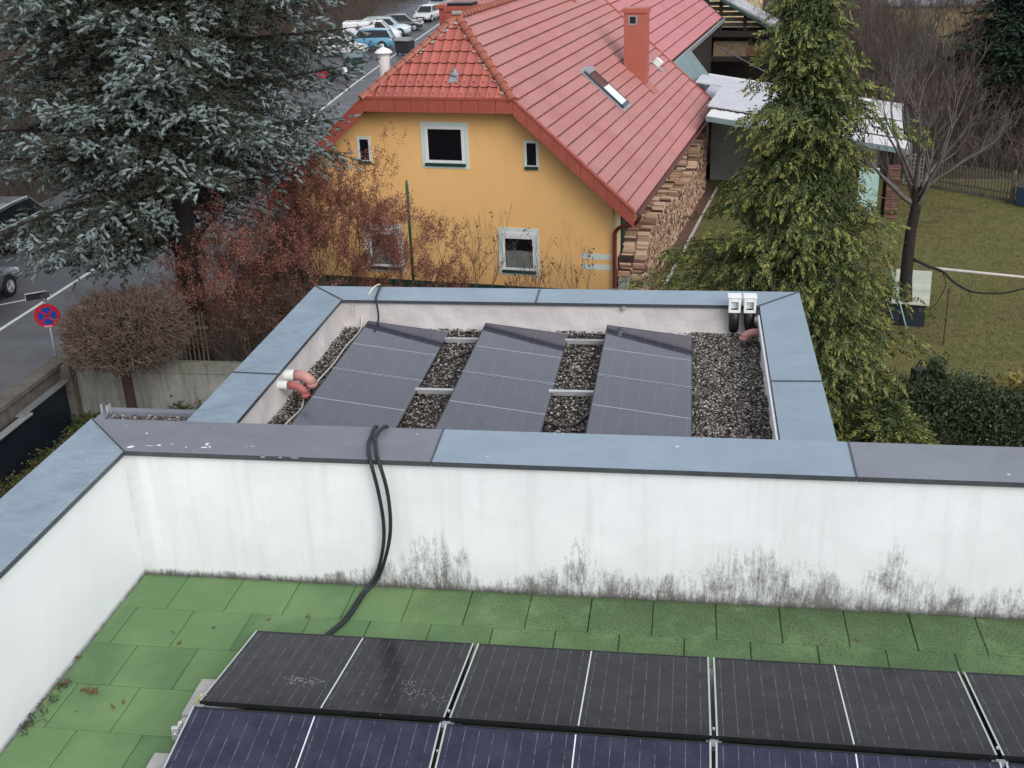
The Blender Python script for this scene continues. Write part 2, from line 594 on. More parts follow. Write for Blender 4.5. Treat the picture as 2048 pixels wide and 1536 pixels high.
def m_concrete(name, c=(.30, .295, .27)):
    k = Nt(name, .92, .25)
    X, Y, Z = k.sep(k.coord())
    col = k.ramp(k.noise(2.2, 6, None, .65), [(.3, mul(c, .72)), (.7, mul(c, 1.12))])
    st = k.noise(1.0, 5, k.coord((7, 7, .7)), .6)
    col = k.mix(k.math('MULTIPLY', k.math('SUBTRACT', st, .47, clamp=True), 3.2, clamp=True), col, (.13, .125, .085))
    top = k.math('MULTIPLY', k.math('ADD', Z, 4.95), 1.6, clamp=True)
    col = k.mix(k.math('MULTIPLY', top, k.math('MULTIPLY', k.noise(5, 4), 1.3), clamp=True), col, (.085, .085, .045))
    k.base(col); k.bump(k.noise(60, 4), .006, .6)
    return k.m


M['concrete'] = m_concrete('stained_concrete')
M['concrete_dark'] = mat('mossy_dark_concrete', (.12, .108, .09), .95, .35, 5, .008, 50)
M['ballast'] = mat('grey_concrete_slab', (.46, .44, .42), .9, .14, 9, .003, 120)


# ------------------------------------------------------------------ the terrace building
HB = 1.212; XL = -1.372; OV = .045; CW = .532; LIP = .042
bld = empty('apartment_building', (0, 0, G), label='white rendered building with green tiled roof terrace and lower gravel roof in the foreground', cat='building')
BO = Vector((0, 0, -G))            # children keep world coordinates


def bpart(mb, name, mats, label=None, **kw):
    o = mb.build(name, mats, bld, **kw)
    o.location = (0, 0, -G)
    if label: o['label'] = label
    return o


# terrace floor: screed + rubber tiles
bpart(MB().bx(XL, 9.0, -7.5, .02, -.30, -.045), 'floor_slab', M['joint'])
t = MB()
x0s = [-.955, -1.202, -.961, -1.205, -.951]
for r in range(15):
    x0 = x0s[r] if r < 5 else (x0s[1] if r % 2 else x0s[0])
    ya = -.5035 * r; yb = ya - .5035
    k = -2
    while True:
        xa = x0 + .5 * k; xb = xa + .5; k += 1
        if xa > 8.8: break
        xa = max(xa, XL + .012); xb = min(xb, 8.9)
        if xb - xa < .03: continue
        g = .0028
        dz = rnd.uniform(-.002, .002); sx = rnd.uniform(-.001, .001)
        e = .006
        za, zb = -.04, dz
        X0, X1, Y0, Y1 = xa + g + sx, xb - g + sx, yb + g, min(ya - g, -.012)
        vs = [(X0, Y0, za), (X1, Y0, za), (X1, Y1, za), (X0, Y1, za), (X0, Y0, zb - e), (X1, Y0, zb - e), (X1, Y1, zb - e), (X0, Y1, zb - e),
              (X0 + e, Y0 + e, zb), (X1 - e, Y0 + e, zb), (X1 - e, Y1 - e, zb), (X0 + e, Y1 - e, zb)]
        t.add(vs, [(0, 1, 5, 4), (1, 2, 6, 5), (2, 3, 7, 6), (3, 0, 4, 7), (4, 5, 9, 8), (5, 6, 10, 9), (6, 7, 11, 10), (7, 4, 8, 11), (8, 9, 10, 11)])
bpart(t, 'terrace_floor', M['tile'], 'green rubber tile floor in staggered rows')

# parapet walls of the terrace
bpart(MB().bx(XL - .0, 9.0, 0, .487, -.3, HB - LIP), 'parapet_wall', M['wall_front'], 'white parapet with black algae streaks rising from the floor')
bpart(MB().bx(XL - .487, XL, -7.5, .487, -.32, HB - LIP - .002), 'parapet_wall', M['wall_side'], 'clean white side parapet')
# outer walls below
bpart(MB().bx(XL - .48, 9.0, -7.5, .45, G, -.32), 'outer_wall', M['stucco_out'])
bpart(MB().bx(-1.80, 4.66, .488, 6.60, G, -.06), 'outer_wall', M['stucco_out'])

# copings: folded sheet, slightly sloped, one mesh per length of sheet
def coping(p_in0, p_in1, p_out0, p_out1, z, m, label, slope=.012, th=LIP, back=.06):
    """p_in: edge with the visible lip; p_out: far edge (2-D points)"""
    mb = MB()
    zi, zo = z, z + slope
    a, b, c, d = [Vector((p[0], p[1], zz)) for p, zz in ((p_in0, zi), (p_in1, zi), (p_out1, zo), (p_out0, zo))]
    dn = Vector((0, 0, -th)); db = Vector((0, 0, -back))
    mb.cur = 0
    mb.quad(a, b, c, d)
    mb.cur = 1
    mb.quad(a + dn, b + dn, b, a)
    mb.cur = 0
    mb.quad(d, c, c + db, d + db)
    mb.quad(a, d, d + db, a + dn); mb.quad(b + dn, c + db, c, b)
    o = bpart(mb, 'coping', [m, M['lip']], label, bevel=.004)
    return o


yi, yo = -OV, CW
gap = .0035
# seams at x 1.27 and 4.555
def seamx(y, xi, xo):  # seam runs slightly skew
    return xi + (xo - xi) * (y - yi) / (yo - yi)
coping((XL + OV + gap, yi), (1.275 - gap, yi), (XL - CW + gap, yo), (1.262 - gap, yo), HB, M['cop_soiled'], 'mauve grey coping with white bird droppings')
coping((1.275 + gap, yi), (4.553 - gap, yi), (1.262 + gap, yo), (4.558 - gap, yo), HB, M['cop_blue'], 'plain blue grey coping')
coping((4.553 + gap, yi), (9.0, yi), (4.558 + gap, yo), (9.0, yo), HB, M['cop_mauve'], 'mauve grey coping at the right')
coping((XL + OV, -7.5), (XL + OV, yi - gap), (XL - CW, -7.5), (XL - CW, yo - gap), HB, M['cop_weather'], 'weathered streaky blue coping')
# standing seams
sm = MB()
for (xa, ya, xb, yb) in ((1.275, yi, 1.262, yo), (4.553, yi, 4.558, yo), (XL + OV, yi, XL - CW, yo)):
    v = Vector((xb - xa, yb - ya, .012)); L = v.length
    n = Vector((v.y, -v.x, 0)).normalized() * .006
    a = Vector((xa, ya, HB)) - v * .004; b = Vector((xb, yb, HB + .012))
    sm.prism([a - n + Vector((0, 0, -.02)), a + n + Vector((0, 0, -.02)), a + n + Vector((0, 0, .007)), a - n + Vector((0, 0, .007))], b - a)
sm.each('coping_seam', M['lip'], bld, loc=(0, 0, -G))

# bird droppings on the soiled coping
bd = MB()
def splat(px, py, r, el=1.0, an=0.0, z=HB + .006):
    p = at_z(px, py, z)
    zc = HB + .012 * (p.y - yi) / (yo - yi) + .0015
    n = 9; ring = []
    for i in range(n):
        a = 2 * math.pi * i / n
        q = r * rnd.uniform(.6, 1.15)
        x, y = q * math.cos(a) * el, q * math.sin(a)
        ring.append((p.x + x * math.cos(an) - y * math.sin(an), p.y + x * math.sin(an) + y * math.cos(an), zc))
    bd.add(ring, [tuple(range(n))])
for q in ((294, 867, .012), (262, 893, .02, 1.8, .5), (318, 890, .016, 1.5), (300, 891, .006, 9), (344, 888, .011, .6), (372, 894, .01), (388, 902, .007), (414, 888, .026, .7), (420, 893, .022, .5, .4), (408, 894, .014, 2, .2),
          (492, 892, .010, .5, -.4), (505, 892, .006, 3), (525, 913, .006, 5), (590, 915, .006, 6), (252, 852, .006), (431, 858, .006), (560, 914, .005, 4), (1355, 894, .012, 1.6, .5), (975, 912, .008, 2, .6), (1008, 866, .007), (2018, 948, .01, 1.4)):
    splat(*q)
bd.each('bird_dropping', M['white_paint'], bld, loc=(0, 0, -G))

# ---------------- lower roof
AX, BX_, FY, LZ = -1.852, 4.714, 6.657, .413
gz = .02
bpart(MB().bx(AX + .05, BX_ - .05, .49, FY - .05, -.3, gz - .05), 'roof_slab', M['gravel_bed'])
# upstand with membrane: slightly wavy skin so the sheet creases
def wavy_skin(p0, p1, nrm, z0, z1, n=60, m=6):
    p0 = Vector(p0); p1 = Vector(p1); nrm = Vector(nrm)
    L = (p1 - p0).length
    vs = []; fs = []
    ph = rnd.uniform(0, 9)
    for j in range(m + 1):
        zz = z0 + (z1 - z0) * j / m
        for i in range(n + 1):
            u = i / n; x = u * L
            a = .010 * math.sin(x * 3.1 + ph + zz * 5) + .009 * math.sin(x * 7.7 + 2 * ph - zz * 9) + .006 * math.sin(x * 15 + zz * 14 + ph)
            a *= (1 - j / m) * .9 + .1
            cove = .05 * (1 - j / m) ** 3
            p = p0 + (p1 - p0) * u + nrm * (a + cove + .012)
            vs.append((p.x, p.y, zz))
    for j in range(m):
        for i in range(n):
            q = j * (n + 1) + i
            fs.append((q, q + 1, q + n + 2, q + n + 1))
    return vs, fs
wi = .487
bpart(MB().bx(AX + .045, BX_ - .045, FY - wi, FY - .045, -.3, LZ - LIP), 'parapet_wall', M['membrane'])
bpart(MB().bx(AX + .045, AX + wi, .49, FY - wi, -.3, LZ - LIP - .002), 'parapet_wall', M['membrane'])
bpart(MB().bx(BX_ - wi, BX_ - .045, .49, FY - wi, -.3, LZ - LIP - .002), 'parapet_wall', M['membrane'])
mb = MB()
mb.add(*wavy_skin((AX + wi, FY - wi, 0), (BX_ - wi, FY - wi, 0), (0, -1, 0), gz - .02, LZ - .035, 130))
mb.add(*wavy_skin((AX + wi, .5, 0), (AX + wi, FY - wi, 0), (1, 0, 0), gz - .02, LZ - .035, 110))
mb.add(*wavy_skin((BX_ - wi, FY - wi, 0), (BX_ - wi, .5, 0), (-1, 0, 0), gz - .02, LZ - .035, 110))
bpart(mb, 'roof_membrane', M['membrane'], 'creased pale pink membrane upstand', smooth=True)

w2 = CW
def lcop(a, b, c, d, m, lab): coping(a, b, c, d, LZ, m, lab)
iyf = FY - w2; ixl = AX + w2; ixr = BX_ - w2
lcop((ixl + gap, iyf), (1.31 - gap, iyf), (AX + gap, FY), (1.30 - gap, FY), M['cop_blue'], 'far blue grey coping')
lcop((1.31 + gap, iyf), (ixr - gap, iyf), (1.30 + gap, FY), (BX_ - gap, FY), M['cop_blue'], 'far blue grey coping')
lcop((ixl, .54), (ixl, 3.52 - gap), (AX, .54), (AX, 3.52 - gap), M['cop_weather'], 'weathered streaky coping')
lcop((ixl, 3.52 + gap), (ixl, iyf - gap), (AX, 3.52 + gap), (AX, FY - gap), M['cop_weather'], 'weathered streaky coping')
lcop((ixr, 3.66 - gap), (ixr, .54), (BX_, 3.66 - gap), (BX_, .54), M['cop_blue'], 'smooth pale blue coping')
lcop((ixr, iyf - gap), (ixr, 3.66 + gap), (BX_, FY - gap), (BX_, 3.66 + gap), M['cop_blue'], 'smooth pale blue coping')
sm = MB()
for (xa, ya, xb, yb) in ((1.31, iyf, 1.30, FY), (ixl, 3.52, AX, 3.52), (ixr, 3.66, BX_, 3.66), (ixl, iyf, AX, FY), (ixr, iyf, BX_, FY)):
    a = Vector((xa, ya, LZ)); b = Vector((xb, yb, LZ + .012)); v = b - a
    n = Vector((v.y, -v.x, 0)).normalized() * .011
    a -= v * .004
    up = Vector((0, 0, .009)); dn = Vector((0, 0, -.02))
    sm.prism([a - n + dn, a + n + dn, a + n + up, a - n + up], v)
sm.each('coping_seam', M['lip'], bld, loc=(0, 0, -G))
# pale edge strip under the right coping
bpart(MB().bx(ixr - .035, ixr - .015, .52, iyf - .3, LZ - .12, LZ - .02), 'edge_strip', M['pv_line'])

# overflow spouts
def spout(p, d, r, m2, lab, drop=1.0):
    """white collar + red elbow leaving the wall at p along d"""
    p = Vector(p); d = Vector(d)
    mb = MB(); mb.tube([p - d * .02, p + d * .10], r * 1.06, 16)
    a = bpart(mb, 'spout', M['white_paint'], lab, smooth=False)
    mb = MB()
    pts = [p + d * .09, p + d * .17, p + d * .22 + Vector((0, 0, -.012)), p + d * .275 + Vector((0, 0, -.055 * drop)), p + d * .30 + Vector((0, 0, -.12 * drop))]
    mb.tube(pts, [r, r, r * 1.05, r * 1.05, r], 16)
    mb.tube([pts[-1] + Vector((0, 0, .03)), pts[-1] + Vector((0, 0, -.02))], r * 1.12, 16)
    o = mb.build('elbow', m2, a, smooth=True); return a
M['pvc_red'] = mat('faded_red_pvc', (.38, .115, .10), .5, .18, 7)
M['pvc_pink'] = mat('faded_pink_pvc', (.47, .235, .21), .5, .15, 7)
spout((ixl - .02, 3.84, .27), (1, 0, 0), .062, M['pvc_pink'], 'larger faded pink overflow spout')
spout((ixl - .02, 3.60, .25), (1, -.05, 0), .048, M['pvc_red'], 'smaller red overflow spout')
spout((ixr + .10, 5.72, .20), (-1, 0, 0), .05, M['pvc_pink'], 'pink spout in the right corner', .7)
mb = MB(); mb.tube([(ixr + .02, 5.86, .31), (ixr - .07, 5.86, .31)], .045, 14)
bpart(mb, 'pipe_stub', M['galv'])

# twin white vents with black elbows on the far parapet
for i, (x, sgn) in enumerate(((3.865, 0), (4.055, 1))):
    y = iyf - .075
    mb = MB()
    if sgn == 0:
        mb.tube([(x, y, .40), (x, y, .17), (x, y + .02, .12), (x, y + .10, .10)], [.066, .066, .064, .06], 18)
    else:
        mb.tube([(x, y, .40), (x, y, .19), (x + .015, y, .14), (x + .06, y + .0, .095), (x + .16, y + .02, .08)], [.066, .066, .066, .063, .06], 18)
    v = bpart(mb, 'vent_pipe', M['black'], 'black elbow pipe with white cowl', smooth=True)
    mb = MB()
    hw = .075
    mb.bx(x - hw, x - .045, y - hw, y + hw, .36, .56); mb.bx(x + .045, x + hw, y - hw, y + hw, .36, .56)
    mb.bx(x - .045, x + .045, y - .01, y + hw, .36, .56)
    mb.bx(x - .045, x + .045, y - hw, y - .01, .505, .56); mb.bx(x - .045, x + .045, y - hw, y - .01, .36, .40)
    mb.bx(x - hw - .012, x + hw + .008, y - hw - .01, y + hw + .01, .56, .578)
    mb.build('cowl', M['white_paint'], v, bevel=.006)

# small hook and wire under the lip at the left of the far parapet
mb = MB(); p = Vector((-1.17, iyf - .03, LZ - .03))
mb.tube([p, p + Vector((-.02, -.02, -.1)), p + Vector((.015, -.02, -.2)), p + Vector((.035, -.02, -.1)), p + Vector((.02, 0, 0))], .005, 6)
bpart(mb, 'wire_loop', M['galv'])
mb = MB(); mb.box((2.46, iyf - .012, LZ - .07), (.035, .02, .045)); mb.box((2.46, iyf - .02, LZ - .045), (.05, .03, .015))
bpart(mb, 'clamp', M['alu'])

# small entrance canopy roof beside the building
mb = MB(); mb.bx(-4.10, -1.86, 1.2, 4.60, -.95, -.66); bpart(mb, 'canopy', M['cop_mauve'])
mb = MB(); mb.bx(-4.14, -1.87, 4.54, 4.66, -.66, -.595); mb.bx(-4.14, -4.02, 1.2, 4.54, -.66, -.602); bpart(mb, 'canopy_edge', M['cop_mauve'])
mb = MB(); mb.box((-4.06, 4.52, -.56), (.03, .16, .05), .5); mb.box((-4.0, 4.49, -.53), (.02, .02, .12)); mb.box((-4.1, 4.46, -.53), (.02, .02, .12), .3); bpart(mb, 'canopy_bracket', M['alu'])


# gravel on the two roofs
def pebbles(name, boxes, n, z, label):
    P = []
    for (xa, xb, ya, yb, w) in boxes:
        q = int(n * w)
        P.append(np.stack([NR.uniform(xa, xb, q), NR.uniform(ya, yb, q), np.full(q, z)], 1))
    P = np.concatenate(P)
    m = len(P)
    oct_ = np.array([[1, 0, 0], [0, 1, 0], [-1, 0, 0], [0, -1, 0], [.0, 0, 1], [0, 0, -1], [.62, .62, .5], [-.62, .62, .5], [-.62, -.62, .5], [.62, -.62, .5]], float)
    R = NR.uniform(.0075, .0165, (m, 1, 1)) * np.stack([NR.uniform(.8, 1.5, m), NR.uniform(.7, 1.2, m), NR.uniform(.5, .85, m)], 1)[:, None, :]
    a = NR.uniform(0, 6.3, m); ca, sa = np.cos(a), np.sin(a)
    V = oct_[None] * R
    X = V[:, :, 0] * ca[:, None] - V[:, :, 1] * sa[:, None]; Y = V[:, :, 0] * sa[:, None] + V[:, :, 1] * ca[:, None]
    tl = NR.uniform(-.4, .4, m)[:, None]
    V = np.stack([X, Y, V[:, :, 2] + X * tl], 2) + P[:, None, :] + np.stack([np.zeros(m), np.zeros(m), NR.uniform(-.006, .012, m)], 1)[:, None, :]
    F = []
    for k in range(4):
        c, d, e = k, (k + 1) % 4, 6 + k
        F += [[c, d, e], [4, e, 6 + (k + 3) % 4], [c, e, 6 + (k + 3) % 4]] if False else [[c, d, e], [c, e, 6 + (k + 3) % 4], [4, 6 + (k + 3) % 4, e]]
    F = (np.arange(m)[:, None, None] * 10 + np.array(F)[None]).reshape(-1, 3)
    o = np_mesh(name, V.reshape(-1, 3), F, M['pebble'])
    return tag(o, label, 'gravel', None, 'stuff')
xr0, xr1 = ixl + .0, ixr - .0
pebbles('roof_gravel', [(xr0, xr1, 1.2, FY - wi - .02, 1.0), (3.3, xr1, 1.2, FY - wi, .22), (xr0, -.6, 2.2, FY - wi, .08)], 36000, gz, 'dark grey and pale pebbles filling the lower roof between the panels')
pebbles('canopy_gravel', [(-4.02, -1.87, 3.4, 4.54, 1.0)], 5200, -.65, 'strip of pebbles on the small canopy left of the lower roof')


# ------------------------------------------------------------------ solar panels
def spline(pts, n=8):
    P = [Vector(p) for p in pts]
    P = [P[0] * 2 - P[1]] + P + [P[-1] * 2 - P[-2]]
    out = []
    for i in range(1, len(P) - 2):
        a, b, c, d = P[i - 1:i + 3]
        for k in range(n):
            t = k / n
            out.append(.5 * ((2 * b) + (c - a) * t + (2 * a - 5 * b + 4 * c - d) * t * t + (3 * b - a - 3 * c + d) * t ** 3))
    out.append(P[-2])
    return out


def solar_panel(lx, ly, glass, seam_axis, seam_mat, short_axis, edge_mat, seam_w=.009):
    e = empty('solar_panel')
    hx, hy = lx / 2, ly / 2
    g = MB(); g.add([(-hx + .009, -hy + .009, .0), (hx - .009, -hy + .009, .0), (hx - .009, hy - .009, .0), (-hx + .009, hy - .009, .0)], [(0, 1, 2, 3)])
    g.build('glass', glass, e, recalc=False)
    w, h = .011, .034
    f = MB()
    f.bx(-hx, hx, -hy, -hy + w, -h, .0025); f.bx(-hx, hx, hy - w, hy, -h, .0025)
    f.bx(-hx, -hx + w, -hy + w, hy - w, -h, .0025); f.bx(hx - w, hx, -hy + w, hy - w, -h, .0025)
    f.bx(-hx + w, hx - w, -hy + w, hy - w, -.012, -.006)
    f.build('frame', M['pv_frame'], e)
    s = MB()
    if seam_axis == 'x': s.bx(-seam_w / 2, seam_w / 2, -hy + .012, hy - .012, .0, .0012)
    else: s.bx(-hx + .012, hx - .012, -seam_w / 2, seam_w / 2, .0, .0012)
    s.build('cell_seam', seam_mat, e)
    b = MB()
    if short_axis == 'x':
        b.bx(-hx + .001, -hx + .013, -hy, hy, .0025, .004); b.bx(hx - .013, hx - .001, -hy, hy, .0025, .004)
    else:
        b.bx(-hx, hx, -hy + .001, -hy + .012, .0025, .004); b.bx(-hx, hx, hy - .012, hy - .001, .0025, .004)
    b.each('edge_strip', edge_mat, e)
    return e


def place(e, loc, rot, label, group):
    e.location = loc; e.rotation_euler = rot
    tag(e, label, 'solar panel', group)


PX, PP, PL, PW = -.007, 1.75, 1.722, 1.075
T1 = math.asin((.317 - .147) / 1.075)
first = None
lab1 = ['dark terrace solar panel with a dusty paw-like smudge, far row, leftmost', 'dark solar panel, second from the left in the far terrace row',
        'dark solar panel, third from the left in the far terrace row', 'dark solar panel cut by the right frame edge, far terrace row']
lab2 = ['bluish solar panel at the left end of the nearest row, by the concrete slabs', 'bluish solar panel, second from the left in the nearest row',
        'bluish solar panel, third from the left in the nearest row', 'bluish solar panel at the right frame edge, nearest row']
p1 = solar_panel(PL, PW, M['pv_front'], 'x', M['pv_line'], 'x', M['alu'])
p2 = solar_panel(PL, PW, M['pv_front2'], 'x', M['pv_line'], 'x', M['alu'])
for k in range(4):
    o = p1 if k == 0 else dup(p1)
    place(o, (PX + PP * k + PL / 2 + .014, (-.94 - 2.0) / 2, (.147 + .317) / 2), (-T1, 0, 0), lab1[k], 'tilted solar panels on the green terrace')
    o = p2 if k == 0 else dup(p2)
    place(o, (PX + PP * k + PL / 2 + .014 - .004 * k, -2.105 - PW * math.cos(T1) / 2, .352 - PW * math.sin(T1) / 2), (T1, 0, 0), lab2[k], 'tilted solar panels on the green terrace')

def dust(panel, spots, seed):
    rs = np.random.RandomState(seed); C = []
    for (x, y, r, n) in spots:
        a = rs.uniform(0, 6.3, n); q = r * np.sqrt(rs.uniform(0, 1, n)) * (1 + .5 * np.sin(3 * a))
        C.append(np.stack([x + q * np.cos(a) * 1.5, y + q * np.sin(a), np.full(n, .0012)], 1))
    C = np.concatenate(C); n = len(C); a = rs.uniform(0, 6.3, n); l = rs.uniform(.004, .013, (n, 1))
    U = np.stack([np.cos(a), np.sin(a), 0 * a], 1) * l; V_ = np.stack([-np.sin(a), np.cos(a), 0 * a], 1) * l * .35
    leaf_mesh('dust_smudge', C, U, V_, mat('pale_dust', (.34, .35, .36), .9, .1), panel)['kind'] = 'stuff'


dust(p1, [(-.28, -.17, .06, 90), (-.19, -.19, .055, 80), (.60, -.25, .07, 60), (.52, -.12, .05, 25), (.74, -.32, .10, 50), (.3, -.4, .2, 25)], 3)
p3 = solar_panel(1.10, 1.656, M['pv_back'], 'y', M['pv_seam'], 'y', M['pv_seam'], .012)
T3 = math.asin(.14 / 1.10)
cols = ['left', 'middle', 'right']
rows = ['far', 'middle', 'near']
k = 0
for i, xl in enumerate((-.904, .674, 2.258)):
    for j in range(3):
        o = p3 if k == 0 else dup(p3)
        k += 1
        place(o, (xl + 1.10 * math.cos(T3) / 2, 5.906 - 1.676 * j - .838, .135), (0, T3, 0),
              'black solar panel on the gravel roof, %s column, %s end of the column' % (cols[i], rows[j]) if j != 1 else 'black solar panel on the gravel roof, middle of the %s column' % cols[i],
              'solar panels in three columns on the gravel roof')

# clamps between front panels, brackets, ballast
def mount(x, y, z, label):
    e = empty('panel_mount', (x, y, 0))
    mb = MB(); mb.bx(-.05, .05, -.045, .045, z - .075, z - .035); mb.bx(-.028, .028, -.035, .035, z - .035, z - .018); mb.build('bracket', M['galv'], e, bevel=.003)
    mb = MB(); mb.bx(-.03, .03, -1.12, 1.12, .012, .045); mb.build('base_rail', M['galv'], e)
    mb = MB(); mb.bx(-.012, .012, -.02, .02, .05, z - .07); mb.build('post', M['galv'], e)
    mb = MB(); mb.tube([(0, .12, z - .012), (0, .12, z + .002)], .009, 8); mb.tube([(0, -.26, z - .03), (0, -.26, z - .012)], .009, 8); mb.each('bolt', M['alu'], e)
    return tag(e, label, 'mount', 'brackets between the terrace solar panels')
for k, lb in enumerate(('galvanised bracket at the left end between both terrace panel rows', 'galvanised bracket in the first gap between terrace panels', 'galvanised bracket in the middle gap between terrace panels', 'galvanised bracket in the right-hand gap between terrace panels')):
    mount(PX + PP * k + (.03 if k == 0 else 0), -2.055, .325, lb)

def slab(x, y, z, sx, sy, sz, rz, label):
    mb = MB(); mb.box((0, 0, sz / 2), (sx, sy, sz))
    o = mb.build('concrete_slab', M['ballast'], bevel=.006); o.location = (x, y, z); o.rotation_euler = (0, 0, rz)
    tag(o, label, 'slab', 'ballast slabs under the terrace panels')
slab(-.02, -1.67, .035, .40, .40, .05, .02, 'grey concrete slab under the far panel row, its pale end sticking out')
slab(.005, -2.00, .035, .40, .19, .05, .0, 'short grey concrete slab in the step between the two panel rows')
slab(-.03, -2.48, .035, .40, .42, .05, .02, 'grey concrete slab under the nearest panel row, at its left end')
# little clamp and earth wire at the left end
mb = MB(); mb.tube(spline([(.0, -1.93, .32), (-.05, -1.95, .25), (-.06, -2.0, .2), (-.01, -2.06, .18), (.05, -2.07, .2)]), .006, 6)
tag(mb.build('earth_wire', mat('yellow_green_wire', (.55, .58, .12), .5, .1), smooth=True), 'short yellow green earth wire looped at the left end of the far panel row', 'wire')
mb = MB(); mb.box((-.055, -2.27, .285), (.05, .03, .05), .3); mb.box((-.035, -2.23, .30), (.03, .03, .04), .3); mb.tube([(-.06, -2.29, .26), (-.03, -2.22, .32)], .008, 6)
tag(mb.build('end_clamp', M['alu'], bevel=.004), 'small shiny end clamp beside the left end of the nearest panel row', 'clamp')

# aluminium rails between the lower columns
def rail(x0, x1, y, label):
    mb = MB(); mb.bx(x0, x1, y - .028, y + .028, .03, .085)
    mb.bx(x0, x1, y - .006, y + .006, .085, .087)
    tag(mb.build('mounting_rail', M['alu'], bevel=.004), label, 'rail', 'aluminium rails between panel columns')
rail(.18, .78, 5.63, 'far aluminium rail between the left and middle panel columns')
rail(1.74, 2.33, 5.66, 'far aluminium rail between the middle and right panel columns')
rail(.16, .78, 3.97, 'near aluminium rail between the left and middle panel columns')
rail(1.72, 2.34, 4.02, 'near aluminium rail between the middle and right panel columns')


# ------------------------------------------------------------------ cables
def cable(name, pts, r, m, label, n=8):
    mb = MB(); mb.tube(spline(pts), r, n)
    return tag(mb.build(name, m, smooth=True), label, 'cable')


def wallpts(px, y=-.085): return [at_y(a, b, y) for a, b in px]
floor_end = [at_z(722, 1190, .03), at_z(690, 1237, .022), at_z(660, 1264, .022), at_z(600, 1310, .022), at_z(520, 1370, .022)]
cA = [(.70, .95, .22), (.70, .66, .55), (.685, .575, 1.10), (.685, .50, 1.247), (.695, .30, 1.246), at_z(737, 888, 1.243), at_z(738, 908, 1.240)] + wallpts([(743, 930), (757, 985), (767, 1045), (766, 1095), (752, 1150)]) + floor_end
cB = [(.80, .95, .22), (.80, .66, .60), (.775, .58, 1.12), (.765, .50, 1.250), (.735, .30, 1.247), at_z(752, 888, 1.245), at_z(753, 908, 1.242)] + wallpts([(760, 930), (775, 985), (781, 1045), (776, 1095), (757, 1155)]) + [v + Vector((.024, .012, .0)) for v in floor_end]
cable('black_cable', cA, .0155, M['rubber'], 'black cable over the parapet, the left one of the pair hanging down the white wall')
cable('black_cable', cB, .0155, M['rubber'], 'black cable over the parapet, the right one of the pair hanging down the white wall')
M['cream_wire'] = mat('cream_wire', (.66, .63, .54), .5, .1)
cable('cream_wire', [(-.93, 6.95, .1), (-.93, 6.75, .38), (-.945, 6.66, .455), (-.985, 6.45, .45), (-1.03, 6.24, .34), (-1.075, 6.18, .18), (-1.03, 5.9, .07), (-1.07, 5.3, .05), (-1.06, 4.75, .05), (-1.09, 4.25, .05), (-1.12, 3.8, .05), (-1.04, 3.4, .05), (-1.08, 3.0, .05), (-1.1, 2.5, .05), (-1.0, 1.9, .05)], .0105, M['cream_wire'], 'thin cream wire along the left edge of the gravel roof and over the far coping')
cable('black_cable', [(-.90, 6.9, .1), (-.90, 6.74, .37), (-.905, 6.64, .447), (-.88, 6.4, .444), (-.84, 6.12, .435), (-.80, 6.02, .33), (-.77, 5.92, .24), (-.74, 5.75, .205)], .014, M['rubber'], 'short black cable from the far coping down to the left panel column')
cable('black_cable', [(.18, 4.80, .022), (.26, 4.86, .034), (.38, 5.0, .04), (.55, 5.2, .05), (.70, 5.38, .08), (.82, 5.46, .10)], .014, M['rubber'], 'black cable lying on the gravel between the left and middle panel columns')
cable('black_cable', [(1.755, 3.31, .022), (1.84, 3.22, .036), (1.95, 3.15, .04), (2.12, 3.22, .045), (2.26, 3.50, .07), (2.38, 3.72, .10)], .014, M['rubber'], 'black cable looping on the gravel between the middle and right panel columns')
cable('black_cable', [(1.765, 5.70, .03), (1.86, 5.72, .10), (2.0, 5.73, .105), (2.17, 5.72, .09), (2.28, 5.74, .12), (2.36, 5.76, .12)], .011, M['rubber'], 'thin black cable along the far rail between the middle and right columns')

# ------------------------------------------------------------------ fallen leaves and debris on the terrace
M['dead_leaf'] = leafmat('dead_leaf', [(0, (.085, .05, .028)), (.5, (.14, .085, .048)), (1, (.21, .145, .085))], .8)
leaf_lab = 'small curled brown leaf lying on the green tiles'
def dead_leaf(px, py, s):
    p = at_z(px, py, .004)
    mb = MB()
    n = 7; an = rnd.uniform(0, 6.3)
    c = []
    for i in range(n):
        u = i / (n - 1)
        w = .42 * math.sin(math.pi * min(1, u * 1.05)) * (1 + .25 * math.sin(u * 17))
        for q in (-1, 0, 1):
            x = (u - .5); y = q * w * .55
            z = .02 + abs(q) * .18 * math.sin(u * 5 + an) + .15 * u * u
            c.append((s * (x * math.cos(an) - y * math.sin(an)), s * (x * math.sin(an) + y * math.cos(an)), s * max(z, .0) + .002))
    fs = []
    for i in range(n - 1):
        for q in range(2):
            a = i * 3 + q; fs.append((a, a + 1, a + 4, a + 3))
    mb.add(c, fs)
    o = mb.build('fallen_leaf', M['dead_leaf'], recalc=False); o.location = p
    tag(o, leaf_lab, 'leaf', 'brown leaves fallen on the green tiles')
for q in ((428, 1256, .055), (538, 1239, .05), (616, 1233, .055), (359, 1286, .06), (172, 1379, .09), (190, 1383, .10), (181, 1387, .07), (247, 1405, .05), (226, 1414, .055), (152, 1424, .03), (1716, 1281, .055), (130, 1366, .10), (118, 1372, .07), (158, 1316, .07), (346, 1265, .035), (84, 1400, .06)):
    dead_leaf(*q)
segs = []
